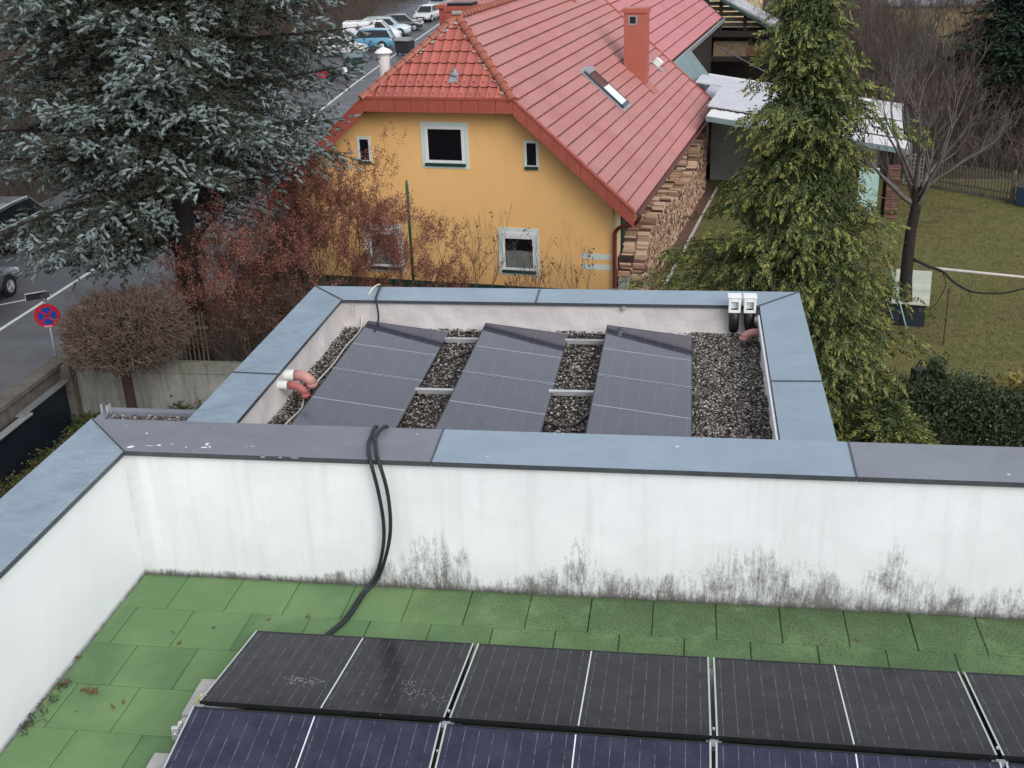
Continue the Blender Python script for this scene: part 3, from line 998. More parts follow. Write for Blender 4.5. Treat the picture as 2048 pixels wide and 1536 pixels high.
for i in range(70):
    t_ = rnd.uniform(0, 1)
    p = at_z(40 + 95 * t_ + rnd.uniform(-8, 12), 1462 - 100 * t_ + rnd.uniform(-6, 10), .012)
    p.x = max(p.x, XL + .015)
    for j in range(2):
        d = Vector((rnd.uniform(-1, 1), rnd.uniform(-1, 1), rnd.uniform(0, .35))) * rnd.uniform(.02, .06)
        segs.append((*p, .0028, *(p + d), .0016)); p = p + d
tag(seg_mesh('twig_litter', segs, M['bark']), 'heap of dry twigs and plant debris against the white side wall', 'debris', None, 'stuff')


# ------------------------------------------------------------------ ground, road, pavement, lawn
def m_ground(name, a, b, c, sc, bump=.03, bs=30):
    k = Nt(name, .95, .2)
    col = k.ramp(k.noise(sc, 6, None, .65), [(.3, a), (.5, b), (.72, c)])
    f = k.noise(sc * 14, 4, None, .7)
    col = k.mix(k.math('MULTIPLY_ADD', f, 1.6, -.55, clamp=True), mul(a, .6), col)
    k.base(col); k.bump(k.noise(bs, 5, None, .7), bump, .8)
    return k.m


M['ground'] = m_ground('leaf_litter_ground', (.045, .035, .026), (.075, .058, .042), (.10, .082, .055), .35)


def m_lawn():
    k = Nt('mossy_winter_lawn', .95, .15)
    col = k.ramp(k.math('ADD', k.math('MULTIPLY', k.noise(.35, 5, None, .62), .5), k.math('MULTIPLY', k.noise(1.7, 5, None, .65), .5)), [(.36, (.115, .088, .048)), (.46, (.20, .172, .072)), (.54, (.18, .178, .062)), (.64, (.10, .128, .042))])
    n2 = k.noise(5.5, 5, None, .7)
    col = k.mix(k.math('MULTIPLY_ADD', n2, 3.0, -1.35, clamp=True), col, (.13, .12, .05))
    n3 = k.noise(1.0, 5, k.coord((14, 26, 5)), .75)
    col = k.mix(k.math('MULTIPLY_ADD', n3, 4.5, -2.3, clamp=True), col, (.032, .032, .012))
    k.base(col); k.bump(k.noise(22, 6, None, .75), .06, .9)
    return k.m


M['lawn'] = m_lawn()


def m_asphalt(name, c):
    k = Nt(name, .62, .4)
    col = k.ramp(k.noise(.5, 5), [(.3, mul(c, .82)), (.7, mul(c, 1.15))])
    col = k.mix(k.math('MULTIPLY', k.noise(140, 2), .5), col, mul(c, .5))
    k.base(col); k.bump(k.noise(150, 2), .004, .5)
    k.l(k.ramp(k.noise(.8, 4), [(.35, .42), (.7, .75)]), k.p.inputs['Roughness'])
    return k.m


M['asphalt'] = m_asphalt('damp_asphalt', (.088, .088, .098))
M['asphalt2'] = m_asphalt('pavement_asphalt', (.112, .112, .122))
M['road_paint'] = mat('worn_road_paint', (.66, .66, .62), .7, .12, 5)


def sheet(name, x0, x1, y0, y1, z, m, nx=1, ny=1):
    vs = [(x0 + (x1 - x0) * i / nx, y0 + (y1 - y0) * j / ny, z) for j in range(ny + 1) for i in range(nx + 1)]
    fs = [(j * (nx + 1) + i, j * (nx + 1) + i + 1, (j + 1) * (nx + 1) + i + 1, (j + 1) * (nx + 1) + i) for j in range(ny) for i in range(nx)]
    mb = MB(); mb.add(vs, fs)
    return tag(mb.build(name, m, recalc=False), kind='structure')


sheet('ground', -400, 400, -60, 700, G - .03, M['ground'])
sheet('lawn', 2.35, 60, 5, 41.5, G - .012, M['lawn'])
sheet('driveway', -11.4, -1.9, -10, 15.6, G - .014, M['asphalt2'])
# the road runs straight away on the left and bends a little far off
def strip(name, pts, z, m):
    mb = MB(); vs = []; fs = []
    for a, b, y in pts: vs += [(a, y, z), (b, y, z)]
    for i in range(len(pts) - 1): fs.append((2 * i, 2 * i + 1, 2 * i + 3, 2 * i + 2))
    mb.add(vs, fs)
    return tag(mb.build(name, m, recalc=False), kind='structure')


strip('road', [(-24.4, -17.2, -20), (-24.4, -17.2, 40), (-25.6, -19.5, 70), (-27, -20.4, 85), (-31, -22.0, 118), (-44, -30, 190), (-60, -46, 260)], G - .008, M['asphalt'])
strip('pavement', [(-17.2, -11.6, -20), (-17.2, -11.6, 40), (-19.5, -14.5, 70), (-20.4, -15.5, 85), (-22.0, -18, 118), (-30, -26, 190)], G - .004, M['asphalt2'])
mb = MB()
def line(pts, w):
    for i in range(len(pts) - 1):
        a = Vector(pts[i]); b = Vector(pts[i + 1]); d = (b - a).normalized(); n = Vector((-d.y, d.x, 0)) * w / 2
        mb.quad(a - n, b - n, b + n, a + n)
zl = G + .001
line([(-17.2, -10, zl), (-17.18, 22, zl), (-17.2, 30, zl), (-17.25, 40, zl), (-19.5, 70.5, zl), (-20.0, 79, zl), (-21.9, 117, zl)], .14)
line([(-19.6, 23.3, zl), (-18.3, 24.3, zl), (-17.3, 25.2, zl)], .10)
line([(-20.4, 72.0, zl), (-19.2, 71.4, zl)], .10)
tag(mb.build('road_marking', M['road_paint'], recalc=False), kind='structure')

# ------------------------------------------------------------------ yellow house
HX, HY, HTH = -4.076, 25.411, -.142
WH, ZE, SL, HH, YA, HL, WW = 5.88, -3.253, .886, 2.315, 2.231, 18.252, 5.10
ZR = ZE + SL * WH
ZH = ZE + SL * (WH - HH)
hc, hsn = math.cos(HTH), math.sin(HTH)


def hw(x, y, z=0.0): return Vector((HX + hc * x - hsn * y, HY + hsn * x + hc * y, z))


def m_render(name, c):
    k = Nt(name, .92, .2)
    col = k.ramp(k.noise(.7, 6, None, .65), [(.3, mul(c, .93)), (.7, mul(c, 1.04))])
    d = k.noise(1.0, 5, k.coord((5, 5, .35)), .6)
    col = k.mix(k.math('MULTIPLY', k.math('SUBTRACT', d, .5, clamp=True), .55, clamp=True), col, mul(c, .75))
    X, Y, Z = k.sep(k.coord())
    lo = k.math('MULTIPLY', k.math('SUBTRACT', -5.0, Z, clamp=True), k.math('MULTIPLY', k.noise(3, 5), 1.0), clamp=True)
    col = k.mix(lo, col, mul(c, .6))
    k.base(col); k.bump(k.noise(55, 4), .006, .7); return k.m


M['yellow'] = m_render('ochre_yellow_render', (.86, .51, .21))
M['yellow_pale'] = mat('pale_cream_render', (.62, .47, .27), .92, .06, 2, .003, 60)


def m_rooftile(name, c, var, wash=None, moss=.0):
    k = Nt(name, .42, .55)
    f = k.island()
    col = k.ramp(f, [(0, mul(c, 1 - var)), (1, mul(c, 1 + var))])
    if wash: col = k.mix(k.math('MULTIPLY_ADD', k.noise(.45, 5), 1.8, -.5, clamp=True), col, wash)
    k.l(k.ramp(k.noise(14, 4, None, .7), [(.35, .34), (.7, .6)]), k.p.inputs['Roughness'])
    sp = k.math('MULTIPLY_ADD', k.noise(26, 4, None, .75), 5.0, -3.2, clamp=True)
    col = k.mix(k.math('MULTIPLY', sp, .55), col, mul(c, .3))
    if moss: col = k.mix(k.math('MULTIPLY_ADD', k.noise(3.0, 5), 3, -1.7, clamp=True), col, (.09, .07, .05))
    k.base(col)
    return k.m


M['tile_pink'] = m_rooftile('glossy_pink_red_roof_tile', (.385, .148, .134), .09, (.42, .195, .184))
M['tile_orange'] = m_rooftile('orange_red_clay_tile', (.40, .108, .082), .14)
M['tile_orange_old'] = m_rooftile('weathered_orange_ridge_tile', (.36, .10, .055), .18, (.28, .085, .055), .5)
M['tile_edge'] = mat('shaded_tile_edge', (.13, .045, .04), .8, .3, 9)  # dark course edges: shadow line under each tile row put into the colour
M['mortar'] = mat('pale_mortar', (.5, .47, .43), .9, .2, 12, .01, 40)

house = empty('yellow_house', hw(0, 0, G), HTH, 'ochre yellow gabled house with red tiled half-hipped roof behind the gravel roof', 'house')
def hpart(mb, name, mats, parent=None, label=None, **kw):
    o = mb.build(name, mats, parent or house, **kw)
    if parent is None: o.location = (0, 0, -G)
    if label: o['label'] = label
    return o


OVH = .55
# walls (gable polygon follows the roof underside)
u = .16
zt = lambda x: ZR - SL * abs(x) - u
poly = [(-WW, OVH, G), (WW, OVH, G), (WW, OVH, zt(WW)), (HH + .3, OVH, zt(HH + .3)), (HH * .9, OVH, ZH - .05), (-HH * .9, OVH, ZH - .05), (-HH - .3, OVH, zt(HH + .3)), (-WW, OVH, zt(WW))]
hpart(MB().prism(poly, (0, HL - 2 * OVH, 0)), 'wall', M['yellow'])
hpart(MB().bx(-WW - .012, WW + .012, OVH - .014, HL - .6, G, -5.86), 'plinth', M['green_paint'], label='dark green painted plinth')
# soffit boards, dark
mb = MB()
for sgn in (-1, 1):
    a = [(sgn * WH * .985, .03, ZE - .09), (sgn * HH, .03, ZH - .10), (sgn * HH, HL - .05, ZH - .10), (sgn * WH * .985, HL - .05, ZE - .09)]
    mb.quad(*[Vector(p) for p in a])
mb.quad((-HH, .03, ZH - .1), (HH, .03, ZH - .1), (HH, .9, ZH - .02), (-HH, .9, ZH - .02))
for x in (-4.9, -HH, HH, 4.75): mb.bx(x - .08, x + .08, .05, OVH, ZR - SL * abs(x) - .42, ZR - SL * abs(x) - .24)
mb.each('soffit_board', M['dark_wood'], house, loc=(0, 0, -G))

# roof slopes
def roof_slope(side, x_from, x_to, y_start, y_end, n_course, rib, mtl, name, parent, zoff=0.0, ridge=None, slope=SL, label=None):
    """courses from eave (x_from) to ridge (x_to); y_start(x) gives the hip line"""
    zr = ridge if ridge is not None else ZR
    nrm = Vector((slope, 0, 1)).normalized()
    V = []; F = []; MI_ = []
    grid = [i * rib / 6 for i in range(int((y_end + .5) / (rib / 6)) + 1)]
    xs = [x_from + (x_to - x_from) * i / n_course for i in range(n_course + 1)]
    for c in range(n_course):
        xb, xt = xs[c], xs[c + 1]
        tile = 18
        yb, yt = y_start(xb), y_start(xt)
        ymin = min(yb, yt)
        gy = [ymin] + [g for g in grid if g > ymin + .01 and g < y_end] + [y_end]
        rows = []
        jit = rnd.uniform(-.004, .004)
        for (x, lift, yl, inx) in ((xb, -.010, yb, -.042), (xb, .052 + jit, yb, 0), (xt, .008, yt, 0)):
            row = []
            for i, y in enumerate(gy):
                w = (-.030, -.012, .008, .014, .008, -.012)[int(round(y / (rib / 6))) % 6] if lift > .006 else 0
                yy = max(y, yl)
                p = Vector((x - inx, yy, zr - slope * (x - inx))) + nrm * (lift + w + zoff)
                row.append((side * p.x, p.y, p.z))
            rows.append(row)
        # split into tile islands so each tile varies a little
        i = 0
        while i < len(gy) - 1:
            j = min(i + tile + (12 if (c % 2 and i == 0) else 0), len(gy) - 1)
            b = len(V); m = j - i + 1
            for r in rows: V += r[i:j + 1]
            for r in range(2):
                for q in range(m - 1):
                    f = (b + r * m + q, b + r * m + q + 1, b + (r + 1) * m + q + 1, b + (r + 1) * m + q)
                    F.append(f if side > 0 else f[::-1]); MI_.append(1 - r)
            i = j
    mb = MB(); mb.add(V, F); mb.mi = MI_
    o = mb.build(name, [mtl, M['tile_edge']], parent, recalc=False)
    o.location = (0, 0, -G)
    if label: o['label'] = label
    return o


roof = house
NC = 20
hipy = lambda x: 0.0 if x >= HH else YA * (1 - x / HH)
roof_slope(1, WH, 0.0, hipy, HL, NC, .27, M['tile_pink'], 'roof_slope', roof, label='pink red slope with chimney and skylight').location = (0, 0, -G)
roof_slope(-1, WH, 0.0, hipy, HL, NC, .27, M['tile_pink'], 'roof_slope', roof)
# solid under-roof
mb = MB()
for sgn in (-1, 1):
    mb.prism([(sgn * WH * .99, .02, ZE - .02), (sgn * HH, .02, ZH - .02), (0, YA, ZR - .03), (0, HL - .02, ZR - .03), (sgn * WH * .99, HL - .02, ZE - .02)], (0, 0, -.06))
mb.prism([(-HH, .02, ZH - .02), (HH, .02, ZH - .02), (0, YA, ZR - .03)], (0, 0, -.06))
hpart(mb, 'roof_deck', M['dark_wood'], roof).location = (0, 0, -G)

# hip face: pan tiles in waves
def hip_face():
    V = []; F = []
    n = 7; pw = .285
    sl = (ZR - ZH) / YA
    nrm = Vector((0, -sl, 1)).normalized()
    for c in range(n):
        yb, yt = YA * c / n, YA * (c + 1) / n
        xb, xt = HH * (1 - c / n), HH * (1 - (c + 1) / n)
        xs = [-xb + i * pw / 10 for i in range(int(2 * xb / (pw / 10)) + 1)] + [xb]
        off = HH % pw
        rows = []
        for (y, lift, lim, iny) in ((yb, 0.0, xb, .03), (yb, .05, xb, 0), (yt, .012, xt, 0)):
            row = []
            for x in xs:
                ph = ((x + HH) / pw) % 1.0
                w = .046 * (math.exp(-((ph - .5) / .17) ** 2)) if lift > .005 else 0
                xx = max(-lim, min(lim, x))
                p = Vector((xx, y + iny, ZH + sl * (y + iny))) + nrm * (lift + w)
                row.append(tuple(p))
            rows.append(row)
        i = 0
        while i < len(xs) - 1:
            j = min(i + 10, len(xs) - 1); b = len(V); m = j - i + 1
            for r in rows: V += r[i:j + 1]
            for r in range(2):
                for q in range(m - 1):
                    F.append((b + r * m + q, b + r * m + q + 1, b + (r + 1) * m + q + 1, b + (r + 1) * m + q))
            i = j
    mb = MB(); mb.add(V, F)
    o = mb.build('roof_hip', M['tile_orange'], roof, recalc=False); o.location = (0, 0, -G)
    o['label'] = 'orange clay tiled half-hip over the gable'
    # small snow hooks / studs in the lowest rows and the metal vent tile
    s = MB()
    for c in (0, 1):
        y = YA * (c + .45) / n
        k = 0
        x = -HH + .2 + .3 * c
        while x < HH - .2 - .33 * c:
            p = Vector((x, y, ZH + sl * y)) + nrm * .06
            s.tube([p, p + Vector((.0, -.05, -.02)), p + Vector((.03, -.07, -.01))], .012, 5); x += pw
    hs_ = s.build('snow_hooks', M['dark_red_metal'], roof); hs_.location = (0, 0, -G)


hip_face()
# half-round cap tiles
def caps(a, b, r, m, name, n=None, lab=None):
    a = Vector(a); b = Vector(b); L = (b - a).length
    n = n or max(1, int(L / .34)); d = (b - a).normalized()
    side = d.cross(Vector((0, 0, 1))).normalized(); up = side.cross(d)
    mb = MB()
    for i in range(n):
        p0 = a + d * (L * i / n - .03); p1 = a + d * (L * (i + 1) / n + .04)
        vs = []
        for (p, rr) in ((p0, r * 1.22), (p0 + d * .05, r * 1.22), (p0 + d * .055, r * 1.08), (p1, r * .92)):
            for k in range(9):
                an = math.pi * k / 8
                vs.append(p + side * math.cos(an) * rr + up * (math.sin(an) * rr * .85 - .03))
        fs = []
        for q in range(3):
            for k in range(8): fs.append((q * 9 + k, q * 9 + k + 1, (q + 1) * 9 + k + 1, (q + 1) * 9 + k))
        fs.append(tuple(range(8, -1, -1)))
        mb.add(vs, fs)
    o = mb.build(name, m, roof); o.location = (0, 0, -G)
    if lab: o['label'] = lab
    return o


caps((HH + .04, -.05, ZH + .05), (0.02, YA, ZR + .06), .125, M['tile_orange_old'], 'hip_ridge')
caps((-HH - .04, -.05, ZH + .05), (-.02, YA, ZR + .06), .125, M['tile_orange_old'], 'hip_ridge')
caps((0, YA, ZR + .06), (0, HL, ZR + .06), .125, M['tile_orange_old'], 'main_ridge')
mb = MB()
for s in (-1, 1):   # mortar squeezed out beside the hip caps
    for i in range(26):
        t_ = rnd.uniform(.02, .98)
        if s < 0 and t_ < .45: continue
        p = Vector((s * HH * (1 - t_), YA * t_, ZH + (ZR - ZH) * t_ + .05)) + Vector((-s * .17, -.02, 0))
        mb.box(p, (rnd.uniform(.03, .09), rnd.uniform(.05, .16), .03), rnd.uniform(0, 3))
hpart(mb, 'mortar_line', M['mortar'], roof).location = (0, 0, -G)
mb = MB(); mb.box((.0, YA - .02, ZR + .17), (.30, .26, .05), .3); mb.box((.0, YA - .02, ZR + .14), (.24, .2, .06), .3)
hpart(mb, 'apex_cap', M['galv'], roof).location = (0, 0, -G)

# fascias: folded red sheet with joints
def fascia(a, b, h, name='fascia', m=None, thick=.03, jw=.55, out=(0, -1, 0)):
    a = Vector(a); b = Vector(b); o = Vector(out); L = (b - a).length; n = max(1, round(L / jw))
    mb = MB()
    d = (b - a) / n; dn = Vector((0, 0, -h))
    for i in range(n):
        p = a + d * i + d.normalized() * .006; q = a + d * (i + 1) - d.normalized() * .006
        s = o * (thick + (.006 if i % 2 else 0))
        mb.prism([p + s, q + s, q + s + dn, p + s + dn], -s * 1.0)
    mb.prism([a + o * (thick + .025) + Vector((0, 0, .05)), b + o * (thick + .025) + Vector((0, 0, .05)), b + o * (thick + .025) + Vector((0, 0, -.02)), a + o * (thick + .025) + Vector((0, 0, -.02))], -o * .07)
    f = mb.build(name, m or M['red_metal'], roof); f.location = (0, 0, -G)
    return f


FZ = .03
fascia((-HH - .02, -.02, ZH + FZ), (HH + .02, -.02, ZH + FZ), .40, jw=.53)
fascia((HH + .02, -.02, ZH + FZ), (WH, -.02, ZE + FZ), .46, jw=.55)
fascia((-WH, -.02, ZE + FZ), (-HH - .02, -.02, ZH + FZ), .46, jw=.55)
fascia((WH, HL, ZE + FZ + .03), (0, HL, ZR + FZ + .03), .40, jw=.9, out=(0, 1, 0))
mb = MB()
mb.prism([(WH, HL - .07, ZE + .10), (0, HL - .07, ZR + .10), (0, HL - .07, ZR + .04), (WH, HL - .07, ZE + .04)], (0, .12, 0))
mb.prism([(WH, -.01, ZE + .10), (HH, -.01, ZH + .10), (HH, -.01, ZH + .04), (WH, -.01, ZE + .04)], (0, .07, 0))
mb.each('verge_trim', M['red_metal'], house, loc=(0, 0, -G))

# gutter + down pipe on the right eave
mb = MB()
gp = []
for k in range(7):
    an = math.pi * (1 + k / 6); gp.append((WH + .10 + .075 * math.cos(an), ZE - .03 + .075 * math.sin(an)))
vs = []; 
for y in (-.02, HL):
    for x, z in gp: vs.append((x, y, z))
fs = [(k, k + 1, k + 8, k + 7) for k in range(6)]
mb.add(vs, fs)
mb.tube([(WH + .175, -.02, ZE - .03), (WH + .175, HL, ZE - .03)], .013, 6)
gut = hpart(mb, 'gutter', M['dark_red_metal'])
mb = MB(); mb.tube(spline([(WH + .1, .22, ZE - .08), (WH + .08, .23, ZE - .24), (WH - .1, .3, ZE - .42), (WW + .28, .42, ZE - .55), (WW + .12, .46, ZE - .72), (WW + .10, .47, ZE - 1.0), (WW + .10, .47, -5.9)], 6), .062, 12)
hpart(mb, 'down_pipe', M['dark_red_metal'], smooth=True)

# windows in the gable and right wall
def window(x0, x1, z0, z1, tr, fr, y=OVH, pane_label=None, sill=True, net=False, blind=False, trim=True):
    a0, a1, b0, b1 = x0 + tr, x1 - tr, z0 + tr, z1 - tr
    mb = MB(); mb.bx(a0 - .01, a1 + .01, y - .004, y + .001, b0, b1)
    w = mb.build('window', M['black'], house); w.location = (0, 0, -G)
    if trim:
        mb = MB()
        mb.bx(x0, x1, y - .018, y, z1 - tr, z1); mb.bx(x0, x1, y - .018, y, z0, z0 + tr)
        mb.bx(x0, x0 + tr, y - .018, y, z0 + tr, z1 - tr); mb.bx(x1 - tr, x1, y - .018, y, z0 + tr, z1 - tr)
        mb.build('trim', M['mint_paint'], w)
    mb = MB(); yy = y - .016
    if blind: b1f = b1 - .13
    else: b1f = b1
    mb.bx(a0, a1, yy, y - .004, b1f - fr, b1f); mb.bx(a0, a1, yy, y - .004, b0 + .03, b0 + .03 + fr)
    mb.bx(a0, a0 + fr, yy, y - .004, b0 + .03 + fr, b1f - fr); mb.bx(a1 - fr, a1, yy, y - .004, b0 + .03 + fr, b1f - fr)
    mb.build('frame', M['white_paint'], w, bevel=.004)
    if blind:
        mb = MB(); mb.bx(a0, a1, y - .03, y - .004, b1 - .13, b1)
        mb.build('blind_box', M['white_paint'], w, bevel=.004)
    mb = MB(); mb.bx(a0 + fr, a1 - fr, y - .010, y - .005, b0 + .03 + fr, b1f - fr)
    mb.build('pane', M['dark_glass'], w)
    if net:
        h = (b1f - b0) * .45
        mb = MB(); n = 22; vs = []; fs = []
        for i in range(n + 1):
            x = a0 + fr + .02 + (a1 - a0 - 2 * fr - .04) * i / n
            yv = y - .0125 + .0012 * math.sin(i * 1.9)
            vs += [(x, yv, b0 + .04 + fr), (x, yv, b0 + .04 + fr + h + .04 * math.sin(math.pi * i / n))]
        for i in range(n): fs.append((2 * i, 2 * i + 2, 2 * i + 3, 2 * i + 1))
        mb.add(vs, fs); mb.build('net_curtain', mat('grey_net_curtain', (.16, .175, .16), .9, .2, 14), w, recalc=False)
    if sill:
        mb = MB(); mb.bx(a0 - .03, a1 + .03, y - .075, y - .002, b0 - .055, b0 + .028)
        mb.build('sill', M['green_paint'], w, bevel=.006)
    return w


window(-.77, .73, -2.24, -.84, .13, .09)['label'] = 'upper gable window with white frame and mint surround'
window(2.45, 2.91, -2.19, -1.33, .055, .03)['label'] = 'narrow upper window on the right'
window(-2.89, -2.43, -2.17, -1.33, .055, .03)['label'] = 'narrow upper window beside the spruce'
window(1.55, 2.84, -5.50, -4.00, .13, .08, net=True, blind=True)['label'] = 'lower window with net curtain and blind box'
window(-2.89, -1.60, -5.62, -4.05, .13, .08, net=True, blind=True)['label'] = 'lower window behind the red-leaved shrub'
mb = MB(); mb.prism([(4.16, OVH - .006, -4.86), (WW - .03, OVH - .006, -4.87), (WW - .03, OVH - .006, -4.70), (4.16, OVH - .006, -4.69)], (0, .006, 0))
mb.prism([(4.17, OVH - .006, -5.19), (WW - .03, OVH - .006, -5.19), (WW - .03, OVH - .006, -5.02), (4.17, OVH - .006, -5.02)], (0, .006, 0))
mb.each('painted_stripe', M['mint_paint'], house, loc=(0, 0, -G))
# right-hand wall: pale band with windows
mb = MB(); mb.bx(WW - .001, WW + .012, OVH + .002, HL - .6, -5.84, -3.0)
hpart(mb, 'side_render', M['yellow_pale'], label='pale cream side wall above the firewood')
for (y0, y1) in ((2.2, 3.3), (7.0, 8.0), (11.8, 12.9)):
    w = MB().bx(WW + .012, WW + .05, y0, y1, -5.15, -3.75).build('window', M['mint_paint'], house); w.location = (0, 0, -G)
    MB().bx(WW + .05, WW + .055, y0 + .1, y1 - .1, -5.02, -3.85).build('pane', M['dark_glass'], w)
    MB().bx(WW + .012, WW + .075, y0 - .45, y0 - .02, -5.12, -3.78).build('shutter', M['green_paint'], w)

# chimneys, skylight, vents
def chimney(x0, x1, y0, y1, ztop, m, par, cap=True, hole=False, lab=None):
    zb = ZR - SL * max(abs(x0), abs(x1)) - .3
    mb = MB(); mb.bx(x0, x1, y0, y1, zb, ztop); e = mb.build('chimney', m, par, bevel=.01); e.location = (0, 0, -G)
    if cap:
        mb = MB(); mb.bx(x0 - .05, x1 + .05, y0 - .05, y1 + .05, ztop - .14, ztop + .04); mb.build('cap', m, e, bevel=.01)
    if hole:
        mb = MB(); cx = (x0 + x1) / 2 - .08
        mb.bx(cx - .17, cx + .17, y0 - .012, y0, ztop - .56, ztop - .22); mb.build('opening_frame', M['galv'], e)
        mb = MB(); mb.bx(cx - .11, cx + .11, y0 - .018, y0 - .012, ztop - .51, ztop - .27); mb.build('opening', M['black'], e)
    if lab: e['label'] = lab
    return e


M['chim_red'] = mat('salmon_red_metal_cladding', (.40, .115, .085), .5, .06, 2, spec=.4)
ch = chimney(3.14, 3.98, 12.02, 12.72, 1.26, M['chim_red'], roof, True, True, 'tall salmon red clad chimney')
mb = MB(); mb.prism([(3.98, 12.0, ZR - SL * 3.98 + .07), (4.35, 11.98, ZR - SL * 4.35 + .07), (4.35, 12.76, ZR - SL * 4.35 + .07), (3.98, 12.74, ZR - SL * 3.98 + .07)], (0, 0, .02)); mb.build('apron', M['chim_red'], ch)
ch2 = chimney(-2.3, -1.3, 7.6, 8.4, 1.78, M['red_metal'], roof, True, False, 'short red chimney beyond the ridge')
MB().bx(-2.25, -1.35, 7.65, 8.35, 1.82, 1.92).build('lid', M['black'], ch2)
mb = MB(); mb.prism([(-.6, 9.4, 1.0), (-3.2, 9.4, 1.66), (-3.2, 9.4, -1.0), (-.6, 9.4, .9)], (0, 4.4, 0)); mb.bx(-3.3, -.7, 9.3, 13.9, 1.6, 1.72)
hpart(mb, 'dormer', M['red_metal'], roof).location = (0, 0, -G)
# white flue with round cowl on the far slope near the hip
zb = ZR - SL * 2.6
mb = MB(); mb.tube([(-2.6, 2.5, zb + .4), (-2.6, 2.5, zb + 1.22)], [.15, .19], 18); fl = mb.build('flue', M['white_paint'], house); fl.location = (0, 0, -G); fl['label'] = 'white flue pipe with round cowl'
mb = MB(); mb.bx(-2.85, -2.35, 2.25, 2.75, zb - .5, zb + .42); mb.build('base', mat('pale_yellow_flue_base', (.72, .70, .56), .7, .06, 4), fl, bevel=.015)
mb = MB(); mb.lathe([(.02, 0), (.27, .0), (.28, .03), (.22, .10), (.10, .16), (.015, .19)], 20, Matrix.Translation((-2.6, 2.5, zb + 1.24))); mb.tube([(-2.6, 2.5, zb + 1.40), (-2.6, 2.5, zb + 1.52)], .02, 6)
mb.build('cowl', M['white_paint'], fl)
# skylight
sk = None
def on_slope(x, y, h=0.0): return Vector((x, y, ZR - SL * x)) + Vector((SL, 0, 1)).normalized() * h
def slope_box(x0, x1, y0, y1, h0, h1, name, m, par=None):
    par = par or sk or house
    mb = MB(); p = [on_slope(x0, y0, h0), on_slope(x1, y0, h0), on_slope(x1, y1, h0), on_slope(x0, y1, h0)]
    mb.prism(p, Vector((SL, 0, 1)).normalized() * (h1 - h0)); return mb.build(name, m, par)
sy0, sy1 = 7.22, 8.22
sk = slope_box(2.55, 4.10, sy0 - .12, sy1 + .12, .03, .075, 'skylight', mat('grey_flashing', (.33, .33, .36), .5, .15, 7, metal=.3))
sk.location = (0, 0, -G); sk['label'] = 'long skylight with half-drawn white blind'
slope_box(2.66, 4.0, sy0, sy0 + .08, .07, .15, 'side_frame', M['lip']); slope_box(2.66, 4.0, sy1 - .08, sy1, .07, .15, 'side_frame', M['lip'])
slope_box(2.66, 2.80, sy0, sy1, .15, .20, 'top_frame', M['galv']); slope_box(3.93, 4.02, sy0, sy1, .07, .16, 'bottom_frame', M['lip'])
slope_box(2.80, 3.30, sy0 + .08, sy1 - .08, .07, .13, 'pane', mat('brown_tinted_glass', (.09, .055, .05), .12, .1, 4))
slope_box(3.30, 3.93, sy0 + .08, sy1 - .08, .07, .14, 'blind', mat('pale_blind', (.74, .80, .78), .5, .04, 4))
slope_box(3.56, 3.80, 15.7, 16.0, .05, .30, 'vent_box', M['white_paint'], house).location = (0, 0, -G); slope_box(3.5, 3.95, 15.6, 16.1, .04, .06, 'vent_flashing', M['galv'], house).location = (0, 0, -G)
mb = MB(); mb.tube([(.72, 14.2, ZR - SL * .72 - .1), (.72, 14.2, ZR - SL * .72 + .55), (.80, 14.2, ZR - SL * .72 + .95)], .085, 10); mb.build('vent_pipe', M['chim_red'], roof).location = (0, 0, -G)
# metal vent tile in the hip
mb = MB(); slh = (ZR - ZH) / YA
mb.lathe([(.02, 0), (.13, .0), (.13, .05), (.07, .09), (.06, .18), (.02, .2)], 12, Matrix.Translation((.40, .60, ZH + slh * .6 + .05))); mb.box((.4, .5, ZH + slh * .5 + .09), (.26, .36, .02), 0, Matrix.Rotation(math.atan(slh), 4, 'X'))
mb.build('vent_tile', M['galv'], roof).location = (0, 0, -G)


# ------------------------------------------------------------------ firewood along the right wall
def m_log():
    k = Nt('split_firewood', .85, .2)
    k.base(k.ramp(k.math('ADD', k.math('MULTIPLY', k.island(), .8), k.math('MULTIPLY', k.noise(9, 4), .2)), [(.1, (.035, .022, .018)), (.28, (.22, .125, .085)), (.55, (.44, .285, .20)), (.95, (.66, .50, .38))]))
    return k.m
M['log'] = m_log()
V = []; F = []
def log_at(x0, x1, y, z, r):
    n = rnd.choice((3, 4, 5)); a0 = rnd.uniform(0, 6.3); b = len(V)
    sy, sz = rnd.uniform(.55, .9), rnd.uniform(1.1, 2.0)
    for x in (x0, x1):
        for k in range(n):
            a = a0 + 2 * math.pi * k / n
            V.append((x, y + r * sy * math.cos(a), z + r * sz * math.sin(a)))
    F.append(tuple(b + n + k for k in range(n)))
    F.append(tuple(b + n - 1 - k for k in range(n)))
    for k in range(n): F.append((b + k, b + (k + 1) % n, b + n + (k + 1) % n, b + n + k))
y = .95
while y < 15.2:
    top = float(np.interp(y, [.9, 1.5, 2.2, 4.0, 6.0, 8.0, 10.0, 12.2, 12.8, 15.2], [-5.35, -5.1, -4.45, -4.3, -4.45, -4.6, -4.7, -4.6, -3.9, -3.8])) + .09 * math.sin(y * 4.1) + rnd.uniform(-.06, .06)
    z = G + .06
    while z < top:
        x1 = 5.98 - .02 * (z - G) + rnd.uniform(-.035, .03)
        for q in range(1 if z < top - .3 else 2):
            l = .36
            log_at(x1 - l - q * .4, x1 - q * .4, y + rnd.uniform(-.02, .02), z, rnd.uniform(.028, .052))
        z += rnd.uniform(.066, .098)
    y += rnd.uniform(.052, .075)
